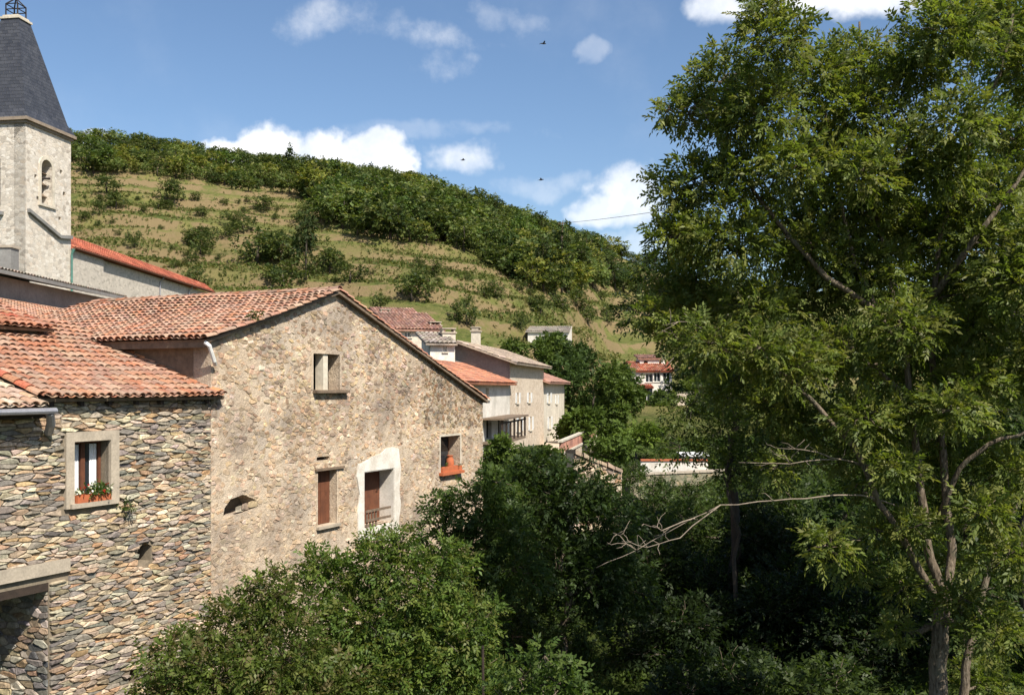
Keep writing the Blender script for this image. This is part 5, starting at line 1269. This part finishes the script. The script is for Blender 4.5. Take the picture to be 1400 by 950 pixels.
def great_tree():
    Y = 18.0; rng = random.Random(77)
    def poly(pts, r0, r1):
        n = len(pts); v = [P(q[0], q[1], Y+(q[2] if len(q) > 2 else 0)) for q in pts]; out = []; rs = []
        for i in range(n-1):
            for t in range(3):
                p = v[i].lerp(v[i+1], t/3)
                if t: p += Vector((rng.uniform(-1,1), rng.uniform(-1,1), rng.uniform(-1,1)))*.025
                out.append(p); f = (i+t/3)/(n-1); rs.append(r0+(r1-r0)*f)
        out.append(v[-1]); rs.append(r1); return out, rs
    gx = P(1283, 0, Y); g0 = gz(gx.x, Y); vg = HV-(g0-.3-CZ)/Y*F
    stems = [poly([(1278,vg),(1281,1000),(1283,930),(1285,860),(1291,808)], .20, .14),
             poly([(1291,812),(1272,765),(1264,700),(1252,610),(1244,545),(1236,480),(1200,425),(1168,360),(1146,260),(1128,150)], .092, .022),
             poly([(1293,815),(1302,750,.2),(1292,660,.3),(1278,530,.4),(1275,410,.3),(1288,310,.2),(1328,190,0),(1368,100,0),(1385,20,0)], .09, .022),
             poly([(1286,830),(1240,745,-.3),(1203,690,-.5),(1168,612,-.7),(1122,560,-.8),(1072,512,-.9),(1012,488,-1.0),(952,462,-1.0),(905,452,-1.0)], .068, .013),
             poly([(1285,705,.1),(1312,640,-.3),(1352,607,-.6),(1410,588,-.8),(1470,560,-1)], .055, .022),
             poly([(1236,480),(1215,380,.4),(1190,250,.6),(1180,120,.6),(1175,30,.4)], .06, .02),
             poly([(1200,425),(1130,380,-.4),(1060,300,-.6),(1000,220,-.5),(960,150,-.3)], .065, .015),
             poly([(1275,410,.3),(1330,330,-.4),(1390,250,-.6),(1450,150,-.6)], .07, .02),
             poly([(1244,545),(1190,500,.6),(1120,440,1.0),(1040,400,1.2),(950,390,1.2)], .06, .012)]
    fork = [poly([(1322,vg,.3),(1316,960,.2),(1326,885,.2),(1340,830,.3),(1356,760,.4),(1390,690,.6),(1440,620,.6)], .10, .035)]
    c = [(1060,55,52),(1045,10,36),(985,112,52),(940,158,34),(915,150,20),(1040,150,58),(1110,105,58),(950,245,40),(925,275,26),(918,325,34),(940,315,38),(1010,240,52),(1090,225,58),(1165,165,62),(1000,325,62),(950,385,50),
         (1080,310,64),(1160,285,64),(1230,215,62),(1245,110,54),(1180,85,52),(1290,45,64),(1370,30,64),(1310,165,50),(1390,190,46),(1350,270,64),(1270,320,62),(1190,375,62),(1110,395,60),(1030,420,56),(970,470,44),(920,455,30),(905,405,28),
         (1010,520,46),(1080,500,50),(1150,480,54),(1095,575,44),(1180,570,44),(1240,445,50),(1320,405,60),(1390,385,60),(1330,520,52),(1390,500,52),(1385,640,48),(1330,600,36),(1150,625,30),(1200,725,26),(1130,745,32),(1165,775,26),(1380,760,46),(1345,700,34),
         (1000,170,40),(905,250,18),(890,430,24),(1420,90,60),(1440,330,60),(1440,480,60),(1220,300,46),(1120,200,40),(1040,475,36),(960,420,40),(1060,640,26),(1360,860,44),(1240,560,34),(1300,690,30),(1225,640,34),(1290,600,36),(1215,500,40),(1300,770,26),(1180,660,24),(1270,470,44),(1300,560,40),(1210,590,36),(1265,640,34),(1110,340,50),(1180,230,46),(1290,230,46),(1350,340,50),(1330,450,46),(1060,560,34),(1250,720,28),(1310,820,30),(1235,800,26),(1340,930,40),(1225,860,24)]
    cl = []
    for i, (u, v, r) in enumerate(c):
        y = Y+rng.uniform(-1.7, 1.5)*(.5 if r < 32 else 1); R = r/F*y
        cl.append((P(u, v, y), (R, R*1.05, R*.78)))
    root = make_tree('great_ash_tree', 'great leafy tree with pale forked trunks and a long bare limb reaching left', 'tree', P(1283, vg, Y)+Vector((0,0,.3)), cl, 601, 195, .26, 9, .108, .046,
              [(.145,.180,.040),(.120,.156,.036),(.180,.205,.050),(.094,.126,.030),(.160,.168,.044)], .27, stems=stems+fork, bark='bark', shell=.5)
    mb = MB()
    for pts, r0, r1 in (([(1250,700,-.2),(1180,677,-.6),(1120,679,-.8),(1060,684,-.9),(985,690,-1),(930,718,-1),(870,752,-1),(815,776,-1)], .017, .005),
                        ([(985,690,-1),(930,735,-1.2),(885,748,-1.3),(850,740,-1.3)], .012, .004), ([(870,752,-1),(850,735,-1.1),(838,728,-1.1)], .012, .004), ([(950,708,-1),(905,725,-1.1),(880,716,-1.2)], .014, .004),
                        ([(1200,640,-.5),(1150,628,-.7),(1080,634,-.8),(1010,632,-.9)], .014, .005), ([(1150,628,-.7),(1100,615,-.8),(1060,612,-.8)], .012, .004),
                        ([(950,462,-1),(920,490,-1.1),(893,520,-1.1)], .014, .004), ([(1012,488,-1),(980,455,-1.2),(940,440,-1.3),(905,445,-1.3)], .014, .004)):
        p, r = poly(pts, r0, r1); mb.tube(p, r, 6)
        for _ in range(6):
            q = rng.choice(p[len(p)//3:]); e = q+Vector((rng.uniform(-.35,.2), rng.uniform(-.2,.2), rng.uniform(-.2,.28))); mb.tube(wander(rng, q, e, 3, .3), [.008,.006,.005,.003], 4)
    mb.build('dead_branches', M['bark_dead'], root, True)
great_tree()

def ground_cover():
    g = np.random.default_rng(17); n = 60000
    x = g.uniform(-14, 26, n); y = g.uniform(8, 85, n); bl = sstep(y, 38, 47); q = (x-(WS*y+WA)*(1-bl)-(.18*y-10.93)*bl)/1.11
    m = (q > .3) & ((y < 45) | (q > 3.2)) & (np.abs(x/np.maximum(y, 1)) < .75) & (g.uniform(0, 1, n) < np.clip(40/y, .5, 1)); x, y = x[m], y[m]; z = ground(x, y)
    V, Q, K = sprays(g, np.stack([x, y, z], 1), unit(np.stack([g.normal(0,.6,len(x)), g.normal(0,.6,len(x)), np.ones(len(x))], 1)), .32, 5, .18, .09, [(.05,.085,.02),(.07,.105,.024),(.04,.065,.018),(.09,.13,.03)])
    tag(link(bpy.data.objects.new('ground_cover', quad_mesh('ground_cover', V, Q, M['leaf'], K))), 'rank grass, nettles and ivy on the floor of the gorge', 'ground cover', kind='stuff')
ground_cover()

# ------------------------------------------------------------------ small things: pole, cable, stake, birds
def small_things():
    b = hit(769, 396); top = P(769, 303, b.y)
    root = thing('utility_pole', b, 'slim wooden pole above the pines on the hill shoulder', 'pole')
    f = MB(); f.tube([b-Vector((0,0,.5)), top], [.16, .10], 8); f.build('mast', M['grey_wood'], root)
    f = MB(); f.tube([top+Vector((-.9,0,-.4)), top+Vector((.9,0,-.4))], [.07,.07], 6); f.build('crossarm', M['grey_wood'], root)
    e = P(1560, 165, 48); f = MB(); pts = []
    a = top+Vector((0,0,-.3))
    for i in range(25):
        t = i/24; p = a.lerp(e, t); p.z -= 4*t*(1-t)*.7; pts.append(p-a)
    f.tube(pts, [.035]*25, 5); o = f.build('overhead_cable', M['dark_wood']); o.location = a; tag(o, 'single overhead cable strung from the hill pole across the valley', 'cable')
    gx = P(1560, 0, 48); g0 = gz(gx.x, 48); root = thing('cable_post', (gx.x, 48, g0), 'tall timber post holding the near end of the overhead cable', 'pole')
    f = MB(); f.tube([(gx.x, 48, g0-.5), (gx.x, 48, e.z+.3)], [.16,.11], 8); f.build('mast', M['grey_wood'], root)
    f = MB(); f.tube([(gx.x-.5, 48, e.z), (gx.x+.5, 48, e.z)], [.06,.06], 6); f.build('crossarm', M['grey_wood'], root)
    p = P(660, 885, 18.3); g0 = gz(p.x, p.y); root = thing('garden_stake', (p.x, p.y, g0), 'thin dark stake standing beside the fresh green bush', 'stake')
    f = MB(); f.tube([(p.x, p.y, g0-.2), (p.x+.02, p.y, (g0+p.z)/2), p], [.03,.028,.025], 6); f.build('shaft', M['dark_wood'], root)
    f = MB(); f.tube([p, p+Vector((0,0,.04))], [.034,.02], 6); f.build('tip', M['iron'], root)
    for u, v, Y, ry, lab in ((743, 60, 62, .4, 'small dark bird flying high in the open blue sky'), (740, 246, 70, -.3, 'small dark bird gliding beside the cloud over the hill shoulder'), (633, 219, 80, .2, 'tiny dark bird seen against the small white cloud')):
        p = P(u, v, Y); root = thing('bird', p, lab, 'bird'); d = Vector((math.cos(ry), math.sin(ry), .08)).normalized(); sd = Vector((-d.y, d.x, 0)); up = Vector((0,0,1))
        f = MB(); f.tube([p-d*.20, p-d*.12, p, p+d*.10, p+d*.15, p+d*.19], [.012,.035,.05,.035,.032,.006], 7)
        for s_ in (-1, 1):                       # swept wings with thickness, part of the same body
            f.add([p+d*.07, p-d*.06, p+sd*s_*.18+d*.05+up*.09, p+sd*s_*.18-d*.05+up*.09, p+sd*s_*.40-d*.14+up*.05, p+up*.012], [(0,2,3,1),(2,4,3),(0,5,2),(5,1,3)])
        f.add([p-d*.19+up*.004, p-d*.30+sd*.05, p-d*.26, p-d*.30-sd*.05, p-d*.19-up*.006], [(0,1,2),(0,2,3),(4,2,1),(4,3,2)])
        f.build('body', M['bird'], root)
small_things()
